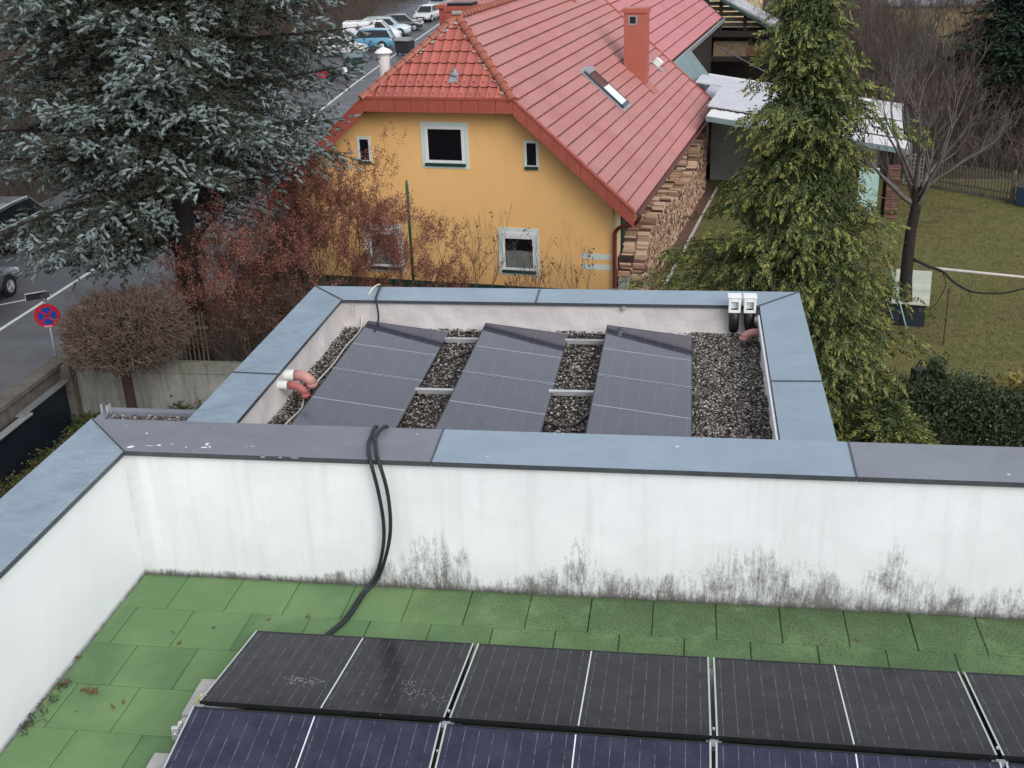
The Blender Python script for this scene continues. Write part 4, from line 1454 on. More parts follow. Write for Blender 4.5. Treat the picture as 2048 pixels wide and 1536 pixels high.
mb = MB(); mb.add(V, F); mb.cur = 0
fw = mb.build('firewood_stack', M['log'], recalc=True)
fw.location = hw(0, 0, 0); fw.rotation_euler = (0, 0, HTH)
tag(fw, 'long stack of split pale firewood piled under the eave along the house side', 'firewood', None, 'stuff')
mb = MB(); mb.bx(5.0 + .11, 5.55, 1.3, 15.1, G, -5.0)
wb = mb.build('stack_backing', M['dark_wood'], None); wb.location = hw(0, 0, 0); wb.rotation_euler = (0, 0, HTH)
tag(wb, 'dark inner rows of older logs hidden behind the firewood front', 'firewood')
# brick paving strip and kerb
def m_brickpave():
    k = Nt('brick_paving', .9, .2)
    b = k.n('ShaderNodeTexBrick'); k.l(k.coord(), b.inputs['Vector'])
    b.inputs['Scale'].default_value = 4.5; b.inputs['Color1'].default_value = (.19, .085, .06, 1); b.inputs['Color2'].default_value = (.13, .06, .045, 1); b.inputs['Mortar'].default_value = (.06, .05, .04, 1)
    k.base(k.mix(k.math('MULTIPLY', k.noise(3, 4), .5), b.outputs['Color'], (.16, .12, .09))); k.bump(b.outputs['Fac'], .01, -.5)
    return k.m
mb = MB(); mb.bx(5.2, 6.36, .7, 15.5, G - .05, G + .03); pv = mb.build('brick_path', m_brickpave()); pv.location = hw(0, 0, 0); pv.rotation_euler = (0, 0, HTH); tag(pv, kind='structure')
mb = MB(); mb.bx(6.36, 6.43, .7, 15.5, G - .1, G + .06); pv = mb.build('path_kerb', M['ballast']); pv.location = hw(0, 0, 0); pv.rotation_euler = (0, 0, HTH); tag(pv, kind='structure')
# water butt under the down pipe
e = empty('water_butt', hw(5.42, .8, G), HTH, 'small pale grey water container at the foot of the red down pipe', 'water butt')
MB().box((0, 0, .33), (.30, .42, .66)).build('tank', mat('grey_plastic', (.36, .37, .38), .6, .1, 4), e, bevel=.03)
mb = MB(); mb.box((0, 0, .68), (.32, .44, .05)); mb.build('lid', M['galv'], e, bevel=.01)
# green pole in front of the facade
mb = MB(); mb.tube([(-4.80, 24.0, G), (-4.79, 24.0, -2.30), (-4.79, 24.0, -2.15)], [.045, .045, .03], 8)
tag(mb.build('garden_pole', mat('green_pole_paint', (.025, .12, .06), .5, .15), smooth=True), 'tall dark green pole standing in the red shrub before the yellow facade', 'pole')


# ------------------------------------------------------------------ red-roofed annex behind the yellow house
HB_ = hw(0, 0, 0)
def hobj(mb, name, mats, parent=None, **kw):
    o = mb.build(name, mats, parent, **kw)
    if parent is None: o.location = hw(0, 0, 0); o.rotation_euler = (0, 0, HTH)
    return o


annex = empty('annex', hw(0, 0, G), HTH, 'annex with long pinkish red roof running on behind the yellow house', 'annex')
AXE, AY1 = 3.86, 37.2
M['tile_pink2'] = m_rooftile('pale_pink_red_roof_tile', (.45, .155, .162), .06, (.47, .19, .20))
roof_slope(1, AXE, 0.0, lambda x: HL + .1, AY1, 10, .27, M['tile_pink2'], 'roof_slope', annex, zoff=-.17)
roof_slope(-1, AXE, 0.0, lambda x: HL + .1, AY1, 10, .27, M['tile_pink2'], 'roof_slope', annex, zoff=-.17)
za = ZR - SL * AXE - .2
def apart(mb, name, m, **kw):
    o = mb.build(name, m, annex, **kw); o.location = (0, 0, -G); return o
mb = MB(); mb.prism([(-3.3, HL + .2, G), (3.3, HL + .2, G), (3.3, HL + .2, za + .25), (0, HL + .2, ZR - .5), (-3.3, HL + .2, za + .25)], (0, AY1 - HL - .6, 0)); apart(mb, 'wall', M['dark_wood'])
mb = MB(); mb.prism([(AXE + .02, HL + .1, za + .05), (AXE + .12, HL + .1, za + .05), (AXE + .12, HL + .1, za - .13), (AXE + .02, HL + .1, za - .13)], (0, AY1 - HL - .1, 0)); apart(mb, 'gutter', M['galv'])
mb = MB(); mb.prism([(AXE - .05, AY1, za + .1), (0, AY1, ZR - .1), (0, AY1, ZR - .3), (AXE - .05, AY1, za - .1)], (0, .05, 0)); apart(mb, 'verge', M['lip'])
# teal ribbed lean-to below its eave
M['teal_metal'] = mat('teal_grey_ribbed_metal', (.16, .23, .245), .45, .12, 3, spec=.5)
M['teal_dark'] = mat('dark_teal_metal', (.04, .065, .07), .5, .15, 4)
def ribbed(p00, p10, p01, p11, n, h, name, m, parent):
    """ribs run from p0x to p1x; p00-p01 is the ribbed edge"""
    p00, p10, p01, p11 = map(Vector, (p00, p10, p01, p11))
    nr = (p10 - p00).cross(p01 - p00).normalized()
    if nr.z < 0: nr = -nr
    vs = []; fs = []
    prof = [(0, 0), (.55, 0), (.62, 1), (.92, 1)]
    us = []
    for i in range(n):
        for a, b in prof: us.append(((i + a) / n, b * h))
    us.append((1.0, 0))
    for u_, hh_ in us:
        a = p00 + (p01 - p00) * u_ + nr * hh_; b = p10 + (p11 - p10) * u_ + nr * hh_
        vs += [a, b]
    for i in range(len(us) - 1): fs.append((2 * i, 2 * i + 1, 2 * i + 3, 2 * i + 2))
    mb = MB(); mb.add(vs, fs); mb.prism([p00 - nr * .03, p10 - nr * .03, p11 - nr * .03, p01 - nr * .03], -nr * .04)
    return mb.build(name, m, parent)
lt = empty('lean_to', hw(0, 0, G), HTH, 'steep ribbed teal metal lean-to roof with snow rail between red roof and white flat roof', 'lean-to roof')
o = ribbed((3.95, 18.45, -1.62), (5.0, 18.45, -2.95), (3.95, 23.3, -1.70), (5.0, 23.3, -3.0), 10, .12, 'ribbed_sheet', M['teal_metal'], lt); o.location = (0, 0, -G)
mb = MB(); mb.bx(4.94, 5.08, 18.45, 23.3, -3.2, -2.98); mb.build('gutter', M['teal_dark'], lt).location = (0, 0, -G)
mb = MB(); mb.tube([(4.72, 18.45, -2.42), (4.72, 23.3, -2.48)], .025, 6); mb.tube([(4.66, 18.45, -2.34), (4.66, 23.3, -2.40)], .02, 6); mb.each('snow_rail', M['galv'], lt, loc=(0, 0, -G))
mb = MB(); mb.bx(3.4, 4.92, 18.6, 23.1, G, -3.1); mb.build('wall', M['dark_wood'], lt).location = (0, 0, -G)

# ------------------------------------------------------------------ carport with white flat roof
cpt = empty('carport', hw(0, 0, G), HTH, 'carport with white sheet flat roof sloping down to the right behind the cypress', 'carport')
M['white_sheet'] = mat('white_roof_sheet', (.66, .655, .66), .45, .07, 1.3, .004, 12, spec=.5)
M['lav_sheet'] = mat('lavender_white_roof_sheet', (.50, .50, .55), .45, .10, 1.6, .004, 12, spec=.5)
def cz(x, y): return -2.47 - .147 * (x - 5.25) + .01 * (y - 12)
def cq(x0, x1, y0, y1, d0, d1, name, m, par=cpt, **kw):
    mb = MB()
    p = [Vector((x, y, cz(x, y) + d0)) for x, y in ((x0, y0), (x1, y0), (x1, y1), (x0, y1))]
    mb.prism(p, (0, 0, d1 - d0)); o = mb.build(name, m, par, **kw); o.location = (0, 0, -G); return o
cq(6.3, 13.72, 12.0, 13.6, -.05, .0, 'roof_sheet', M['white_sheet'])
cq(6.12, 9.6, 13.75, 18.3, .02, .07, 'roof_sheet', M['lav_sheet'])
cq(5.0, 9.6, 18.31, 20.3, .02, .07, 'roof_sheet', M['lav_sheet'])
cq(5.1, 8.6, 18.45, 22.5, -.80, -.75, 'lower_roof_sheet', M['lav_sheet'])
cq(9.62, 13.5, 13.75, 20.3, .02, .068, 'roof_sheet', M['white_sheet'])
cq(6.2, 13.6, 13.6, 13.75, -.2, -.02, 'roof_gutter', M['lip'])
mb = MB()
for i in range(60):
    x = rnd.uniform(6.3, 10.0); mb.box((x, 13.62 + rnd.uniform(-.12, .12), cz(x, 13.6) + .01), (rnd.uniform(.05, .22), rnd.uniform(.03, .08), .03), rnd.uniform(-.5, .5))
mb.build('leaf_dirt', M['bark_dark'], cpt).location = (0, 0, -G)
cq(6.3, 13.75, 11.94, 12.0, -.17, .02, 'fascia', M['teal_metal'])
cq(13.72, 13.80, 11.95, 20.3, -.17, .03, 'fascia', M['lip'])
cq(5.3, 13.6, 20.3, 20.42, -.1, .13, 'roof_edge', M['white_sheet'])
for (x, y) in ((12.95, 12.25), (12.95, 19.9), (9.2, 12.25)):
    mb = MB(); mb.bx(x - .07, x + .07, y - .07, y + .07, G, cz(x, y) - .04); mb.build('post', M['dark_wood'], cpt).location = (0, 0, -G)
mb = MB(); mb.bx(5.4, 12.9, 20.0, 20.2, G, cz(12.9, 20) - .08); mb.build('back_wall', mat('brown_grey_plaster', (.24, .20, .185), .95, .2, 1.2, .004, 40), cpt).location = (0, 0, -G)
mb = MB(); mb.bx(5.9, 8.8, 17.0, 17.2, G, -3.35); mb.build('inner_wall', mat('grey_green_plaster', (.22, .225, .22), .95, .15, 1.5, .004, 40), cpt).location = (0, 0, -G)
# small wood pile beside the right post, with a teal panel
V = []; F = []
for z in np.arange(G + .06, -4.3, .105):
    for q in range(5): log_at(13.0, 13.45, 11.6 + q * .105 + rnd.uniform(-.02, .02), z, rnd.uniform(.045, .06))
mb = MB(); mb.add(V, F); o = mb.build('log_pile', mat('old_dark_firewood', (.12, .065, .05), .9, .4, 6, island=.5)); o.location = hw(0, 0, 0); o.rotation_euler = (0, 0, HTH)
tag(o, 'narrow tall pile of dark old logs at the right front post of the white-roofed carport', 'firewood', None, 'stuff')
mb = MB(); mb.bx(12.0, 12.72, 11.75, 11.79, G + .05, -4.35); o = hobj(mb, 'teal_panel', mat('pale_teal_panel', (.36, .52, .50), .6, .1, 3), bevel=.01)
tag(o, 'pale teal board standing beside the narrow log pile, half hidden by the cypress', 'board')

# ------------------------------------------------------------------ open timber barn behind the annex
barn = empty('barn', hw(0, 0, G), HTH, 'open-gabled dark timber barn with teal roof edge behind the annex', 'barn')
by = 38.2
def bq(mb, name, m, **kw):
    o = mb.build(name, m, barn, **kw); o.location = (0, 0, -G); return o
rx, rz_ = 1.2, .6             # ridge
ex, ez = 7.0, -2.62
sb = (rz_ - ez) / (ex - rx)
mb = MB(); mb.prism([(rx, by - .5, rz_ + .18), (ex, by - .5, ez + .18), (ex, by - .5, ez + .02), (rx, by - .5, rz_ + .02)], (0, .5, 0)); bq(mb, 'verge', M['teal_dark'])
mb = MB(); mb.prism([(rx, by - .02, rz_ + .26), (ex + .1, by - .02, ez + .26), (ex + .1, by - .02, ez + .06), (rx, by - .02, rz_ + .06)], (0, 3.2, 0)); bq(mb, 'roof_slope', mat('pale_grey_sheet_roof', (.46, .47, .48), .5, .1, 2))
mb = MB(); mb.prism([(-4.6, by - .5, ez + .2), (rx, by - .5, rz_ + .2), (rx, by - .5, rz_), (-4.6, by - .5, ez)], (0, 3.7, 0)); bq(mb, 'roof_slope', M['teal_dark'])
# back wall of the loft: pale boards with gaps, seen through the open gable
mb = MB()
for i in range(9):
    z = -2.35 + i * .30
    xm = min(ex - .3, rx + (rz_ - z) / sb - .25)
    mb.bx(-1.5, xm, by + 1.5, by + 1.54, z, z + .235)
bq(mb, 'board_wall', mat('pale_weathered_boards', (.40, .36, .28), .9, .25, 4))
mb = MB(); mb.bx(-2, ex - .2, by - .15, by + .1, -2.75, -2.42); mb.bx(-2, ex - .1, by - .2, by + .1, -4.12, -3.9)
mb.each('beam', M['dark_wood'], barn, loc=(0, 0, -G))
for x in (3.6, 5.0, 6.7):
    mb = MB(); mb.bx(x - .09, x + .09, by - .1, by + .1, G if x > 6 else -2.75, rz_ - (x - rx) * sb); bq(mb, 'post', M['dark_wood'])
mb = MB(); mb.bx(3.2, 5.2, by + .3, by + .8, -3.9, -3.1); mb.bx(5.9, 6.6, by + .3, by + .8, -3.9, -3.05); mb.each('loft_boards', mat('stored_planks', (.26, .19, .12), .9, .3, 5), barn, loc=(0, 0, -G))
mb = MB(); mb.bx(5.2, 5.9, by + .25, by + .7, -3.88, -3.3); bq(mb, 'loft_crate', mat('orange_brown_planks', (.26, .11, .055), .9, .3, 6))
mb = MB(); mb.bx(-3, ex - .3, by + 3.5, by + 3.6, G, -2.6); bq(mb, 'back_wall', M['dark_wood'])
mb = MB(); mb.tube([(3.7, by - .6, -3.3), (7.5, by - 3.5, -4.7)], .035, 6); o = hobj(mb, 'drain_pipe', M['galv']); tag(o, 'thin grey pipe slanting down across the open dark barn', 'pipe')

# ------------------------------------------------------------------ far buildings
def far_house(x, y, rz, w, d, h, wall, roofm, label, rh=2.0, overhang=.4, wins=True):
    e = empty('far_house', (x, y, G), rz, label, 'house')
    mb = MB(); mb.bx(-w / 2, w / 2, -d / 2, d / 2, 0, h); mb.build('wall', wall, e)
    mb = MB(); o_ = overhang
    mb.prism([(-w / 2 - o_, -d / 2 - o_, h), (-w / 2 - o_, 0, h + rh), (-w / 2 - o_, d / 2 + o_, h), (-w / 2 - o_, d / 2 + o_, h - .15), (-w / 2 - o_, -d / 2 - o_, h - .15)], (w + 2 * o_, 0, 0)); mb.build('roof', roofm, e)
    for i in range(int(w // 2.2) if wins else 0):
        xx = -w / 2 + 1.2 + i * 2.2
        mb = MB(); mb.bx(xx - .5, xx + .5, -d / 2 - .02, -d / 2, h * .35, h * .35 + 1.1); wn_ = mb.build('window', M['white_paint'], e)
        mb = MB(); mb.bx(xx - .4, xx + .4, -d / 2 - .03, -d / 2 - .02, h * .35 + .1, h * .35 + 1.0); mb.build('pane', M['dark_glass'], wn_)
    return e
p = hw(-2.3, 74)
far_house(p.x, p.y, HTH, 9.6, 9, 6.4, mat('pale_yellow_render', (.66, .53, .30), .9, .05, 1), M['lip'], 'pale yellow house standing behind the barn at the top edge')
far_house(22.0, 90, -.12, 9, 8, 2.9, mat('straw_ochre_render', (.46, .33, .16), .9, .08, 1), mat('grey_slate_roof', (.20, .20, .22), .6, .1, 2), 'low ochre house with grey roof behind the bare trees at the top right', rh=3.2, wins=False)
far_house(-38, 150, .35, 14, 8, 2.6, mat('pale_grey_render', (.5, .5, .5), .9, .05, 1), mat('pale_grey_roof', (.42, .43, .45), .6, .1, 2), 'pale grey low building at the far end of the street', rh=1.2)

# ------------------------------------------------------------------ garden things at the right
# picket fence
fe = empty('picket_fence', (0, 0, 0), 0, 'weathered wooden picket fence at the back of the lawn', 'fence')
FA, FB, FC = Vector((12.85, 40.1, G)), Vector((15.55, 37.65, G)), Vector((19.5, 34.1, G))
M['fence_wood'] = mat('weathered_grey_wood', (.135, .115, .09), .95, .3, 6)
def picket_run(a, b):
    d = b - a; L = d.length; d.normalize(); rz = math.atan2(d.y, d.x)
    n = int(L / .135)
    mb = MB()
    for i in range(n):
        p = a + d * (.06 + i * L / n) + Vector((0, 0, .58 + rnd.uniform(-.03, .02)))
        mb.box(p, (.062, .022, 1.05), rz + rnd.uniform(-.02, .02), Matrix.Rotation(rz, 3, 'Z') @ Matrix.Rotation(rnd.uniform(-.025, .025), 3, 'Y'))
    mb.build('picket_panel', M['fence_wood'], fe)
    off = Vector((-d.y, d.x, 0)) * .035
    for z in (.30, .85):
        mb = MB(); mb.box((a + b) / 2 + off + Vector((0, 0, z)), (L, .04, .07), rz); mb.build('rail', M['fence_wood'], fe)
    mb = MB(); mb.box((a + b) / 2 + Vector((0, 0, .04)), (L, .09, .12), rz); mb.build('base_board', M['concrete_dark'], fe)
    return rz
r1 = picket_run(FA, FB); picket_run(FB, FC)
for p_, h_ in ((FA, 1.1), (FB, 1.18), (FC, 1.15)):
    mb = MB(); mb.box(p_ + Vector((0, .05, h_ / 2)), (.11, .11, h_), r1); mb.build('post', M['fence_wood'], fe)
tk = empty('water_tank', (16.1, 37.0, G), -.7, 'dark blue plastic tank in front of the picket fence at the right edge', 'tank')
MB().box((0, 0, .36), (1.0, .7, .7)).build('tank', mat('dark_blue_plastic', (.02, .045, .085), .5, .2, 3), tk, bevel=.05)
MB().box((0, 0, .72), (1.05, .74, .05)).build('lid', M['lip'], tk, bevel=.015)
# grey lattice panel beside the bare tree
lp = empty('trellis_panel', (12.3, 40.2, G), -.35, 'small grey trellis panel behind the bare tree trunk', 'trellis')
mb = MB()
for i in range(7):
    mb.box((-.36 + i * .12, 0, .7), (.03, .02, 1.3)); 
for i in range(8): mb.box((0, .012, .1 + i * .17), (.8, .02, .03))
mb.build('lattice', M['galv'], lp)
# hutch / cold frame: pale sloping lid on a dark box
ht = empty('garden_box', (9.72, 24.9, G), -.20, 'low dark garden box with pale green slatted sloping lid under the bare tree', 'garden box')
mb = MB(); mb.prism([(-.42, -1.35, 0), (.42, -1.35, 0), (.42, -1.35, .62), (-.42, -1.35, .62)], (0, 2.5, 0)); mb.build('body', mat('blue_black_board', (.014, .022, .032), .7, .2, 4), ht)
mb = MB()
for i in range(12):
    y0 = -1.45 + i * .225
    mb.prism([(-.50, y0, .66 + i * .012), (.50, y0, .66 + i * .012), (.50, y0 + .219, .672 + i * .012), (-.50, y0 + .219, .672 + i * .012)], (0, 0, .03))
mb.build('slatted_lid', mat('pale_green_boards', (.44, .46, .37), .85, .12, 5, island=.1), ht)
M['teal_pole'] = mat('teal_pole_paint', (.22, .42, .40), .5, .1)
mb = MB(); mb.tube([at_y(1783, 540, 23.3), at_y(1813, 658, 22.4)], .022, 6); tag(mb.build('garden_pole', M['teal_pole'], smooth=True), 'thicker pale teal pole leaning against the garden box', 'pole')
mb = MB(); mb.tube([at_y(1770, 595, 23.2), at_y(1787, 640, 22.9)], .014, 6); tag(mb.build('garden_pole', M['teal_pole'], smooth=True), 'thin short pale teal pole beside the thicker leaning one', 'pole')
# pale pole lying across forks, to the right edge
mb = MB(); mb.tube([at_z(1838, 529, -5.35), at_z(1870, 537, -5.4), at_z(2130, 562, -5.6)], [.05, .05, .03], 8); tag(mb.build('white_pole', mat('pale_pinkish_pole', (.50, .45, .44), .6, .15, 3), smooth=True), 'long pale pole held level from the bare tree out over the lawn', 'pole')
mb = MB(); p0 = at_z(1886, 690, G); p1 = at_y(1898, 578, p0.y + .05); mb.tube([p0, (p0 * .5 + p1 * .5) + Vector((.01, 0, 0)), p1], [.022, .02, .018], 6); mb.box(p1 + Vector((0, 0, -.05)), (.05, .05, .14)); mb.box(p0 * .55 + p1 * .45, (.06, .05, .05))
tag(mb.build('rusty_stake', mat('rusty_iron', (.075, .042, .03), .85, .3, 20)), 'rusty iron stake standing upright in the lawn', 'stake')
mb = MB(); p0 = at_z(1838, 768, G)
mb.box(p0 + Vector((-.05, 0, .22)), (.28, .24, .40), .4); mb.tube([p0 + Vector((-.1, .1, .4)), p0 + Vector((.02, .12, .62))], .02, 6)
o = mb.build('garden_bucket', M['black'], bevel=.03); tag(o, 'black bucket beside the foot of the cypress', 'bucket')
mb = MB(); mb.box(p0 + Vector((.12, -.35, .05)), (.5, .22, .07), -.3); tag(mb.build('stone_slab', M['ballast'], bevel=.02), 'pale stone slab lying beside the black bucket', 'slab')


# ------------------------------------------------------------------ boundary walls on the left
wl = empty('boundary_wall', (-9, 15.7, G), 0, 'stained grey concrete garden wall behind the clipped brown tree', 'wall')
def wq(mb, name, m, **kw):
    o = mb.build(name, m, wl, **kw); o.location = (9, -15.7, -G); return o
wtop = -4.52
mb = MB(); mb.bx(-11.25, -1.9, 15.62, 15.80, G - .3, -5.92); wq(mb, 'base_panel', M['concrete'], bevel=.012)
xs = [-11.25, -9.02, -6.9, -4.6, -1.9]
for a, b in zip(xs[:-1], xs[1:]):
    mb = MB(); mb.bx(a + .004, b - .004, 15.63, 15.79, -5.91, wtop - .28); wq(mb, 'wall_panel', M['concrete'], bevel=.01)
mb = MB(); mb.bx(-11.25, -1.9, 15.615, 15.80, wtop - .275, wtop); wq(mb, 'top_panel', M['concrete'], bevel=.012)
sw = empty('street_wall', (-11.45, 10, G), 0, 'mossy wall along the street with dark navy panels on its inner side', 'wall')
def sq(mb, name, m, **kw):
    o = mb.build(name, m, sw, **kw); o.location = (11.45, -10, -G); return o
mb = MB(); mb.bx(-11.72, -11.42, -6, 15.84, G - .3, -4.62); sq(mb, 'wall', M['concrete_dark'], bevel=.015)
mb = MB(); mb.bx(-11.76, -11.36, -6, 15.86, -4.62, -4.50); sq(mb, 'coping', M['concrete_dark'], bevel=.015)
mb = MB(); mb.bx(-11.42, -11.14, 15.35, 15.62, G - .2, -4.55); sq(mb, 'end_post', M['concrete_dark'], bevel=.015)
M['navy_panel'] = mat('dark_navy_board', (.008, .013, .022), .45, .25, 1.4)
yy = 15.3; i = 0
while yy > -4:
    mb = MB(); mb.bx(-11.33, -11.29, yy - 1.33, yy - .01, G + .05, -4.93); sq(mb, 'navy_panel', M['navy_panel'], bevel=.004); yy -= 1.34
mb = MB(); mb.bx(-11.36, -11.18, 13.25, 15.3, -4.93, -4.88); sq(mb, 'top_rail', M['galv'], bevel=.006)
mb = MB(); mb.bx(-11.33, -11.12, 9.0, 13.55, -4.99, -4.94); sq(mb, 'top_rail', M['alu'], bevel=.006)

# old wooden pickets behind the wall
op = empty('paling_fence', (-9.2, 16.6, G), 0, 'dark old paling fence behind the concrete wall beside the spruce trunk', 'fence')
mb = MB()
for i in range(22):
    x = -10.6 + i * .115; mb.box((x + 9.2, rnd.uniform(-.01, .01), 1.45 + rnd.uniform(-.04, .04)), (.035, .02, 2.3), 0, Matrix.Rotation(rnd.uniform(-.03, .03), 3, 'Y'))
mb.build('palings', M['fence_wood'], op)
for z in (.9, 2.2):
    mb = MB(); mb.box((-.2, .03, z), (2.6, .035, .06)); mb.build('rail', M['fence_wood'], op)

# ------------------------------------------------------------------ no-stopping sign
sg = empty('traffic_sign', (-12.48, 17.0, G), 0, 'round red and blue no-stopping sign on a post by the street wall', 'traffic sign')
sg.rotation_euler = (0, 0, .36)
ctr = at_y(92, 632, 17.0); zc = ctr.z - G
sg.location = (ctr.x + .02, 17.03, G)
mb = MB(); mb.tube([(0, .05, 0), (0, .05, zc + .45)], .032, 10); mb.build('post', M['galv'], sg, smooth=True)
M['sign_red'] = mat('sign_red', (.50, .012, .03), .4, .04, 5)
M['sign_blue'] = mat('sign_blue', (.006, .055, .33), .4, .04, 5)
RX = Matrix.Rotation(math.pi / 2, 4, 'X')
def disc(r, y0, y1, n=40):
    mb = MB(); mb.lathe([(r, y0), (r, y1)], n, RX); return mb
o = disc(.312, -.0, .02).build('disc', M['sign_red'], sg); o.location = (0, 0, zc)
disc(.222, .02, .022).build('blue_field', M['sign_blue'], o)
for an in (.785, -.785):
    mb = MB(); mb.box((0, -.0232, 0), (.46, .0012, .056), 0, Matrix.Rotation(an, 3, 'Y')); mb.build('red_bar', M['sign_red'], o)
cu = bpy.data.curves.new('lettering', 'FONT'); cu.body = 'PARK'; cu.size = .085; cu.align_x = 'CENTER'; cu.extrude = .001
to = bpy.data.objects.new('lettering', cu); COL.objects.link(to); to.rotation_euler = (math.pi / 2, 0, 0)
dg = bpy.context.evaluated_depsgraph_get()
me = bpy.data.meshes.new_from_object(to.evaluated_get(dg)); bpy.data.objects.remove(to)
to = bpy.data.objects.new('lettering', me); COL.objects.link(to); me.materials.clear(); me.materials.append(M['white_paint']); to.parent = o; to.rotation_euler = (math.pi / 2, 0, 0); to.location = (-.02, -.024, -.305)
# second plate above, seen from its grey back
mb = MB(); mb.box((-.16, .09, .0), (.50, .012, .24)); bp = mb.build('back_plate', mat('grey_sign_back', (.045, .045, .045), .6, .2, 6), sg); bp.location = (0, 0, zc + .48); bp.rotation_euler = (.5, 0, .25)
mb = MB(); mb.tube([(-.41, .085, -.12), (-.41, .085, .12), (.09, .085, .12)], .012, 6); mb.build('rim', M['white_paint'], bp)
mb = MB(); mb.box((0, .06, zc + .40), (.09, .06, .10)); mb.build('clamp', M['lip'], sg)
mb = MB(); mb.box((.02, .075, zc + .52), (.22, .05, .12)); mb.build('bracket', M['lip'], sg)


# ------------------------------------------------------------------ vehicles
def carpaint(name, c, rough=.28):
    k = Nt(name, rough, .5); k.p.inputs['Coat Weight'].default_value = .6; k.p.inputs['Coat Roughness'].default_value = .08
    k.base(k.ramp(k.noise(1.3, 4), [(.3, mul(c, .93)), (.7, mul(c, 1.05))])); return k.m


M['tyre'] = mat('tyre_rubber', (.014, .014, .015), .85, .2, 20)
M['rim'] = mat('silver_rim', (.55, .56, .58), .3, .06, 9, metal=.7)
M['lamp'] = mat('clear_lamp', (.62, .65, .68), .15, .05, 5)
M['tail'] = mat('red_lamp', (.35, .012, .012), .25, .05, 5)
M['car_glass'] = mat('tinted_car_glass', (.012, .017, .020), .05, .1, 3)
STY = {
    #        L    W    H    belt  wheel r, bonnet: (y fractions)  rear glass base, roof rear, roof front, screen base, hood z, tail z
    'suv': (4.6, 1.86, 1.66, 1.02, .35, -2.20, -1.85, .45, 1.12, .98, 1.02),
    'hatch': (4.1, 1.76, 1.48, .92, .31, -1.95, -1.45, .35, 1.05, .88, .92),
    'sedan': (4.7, 1.84, 1.45, .90, .33, -1.95, -1.10, .35, 1.20, .86, .92),
    'estate': (4.7, 1.82, 1.50, .92, .32, -2.25, -1.9, .40, 1.20, .86, .93),
    'van': (4.9, 1.92, 1.90, 1.12, .33, .15, .35, .85, 1.62, 1.10, 1.12),
}


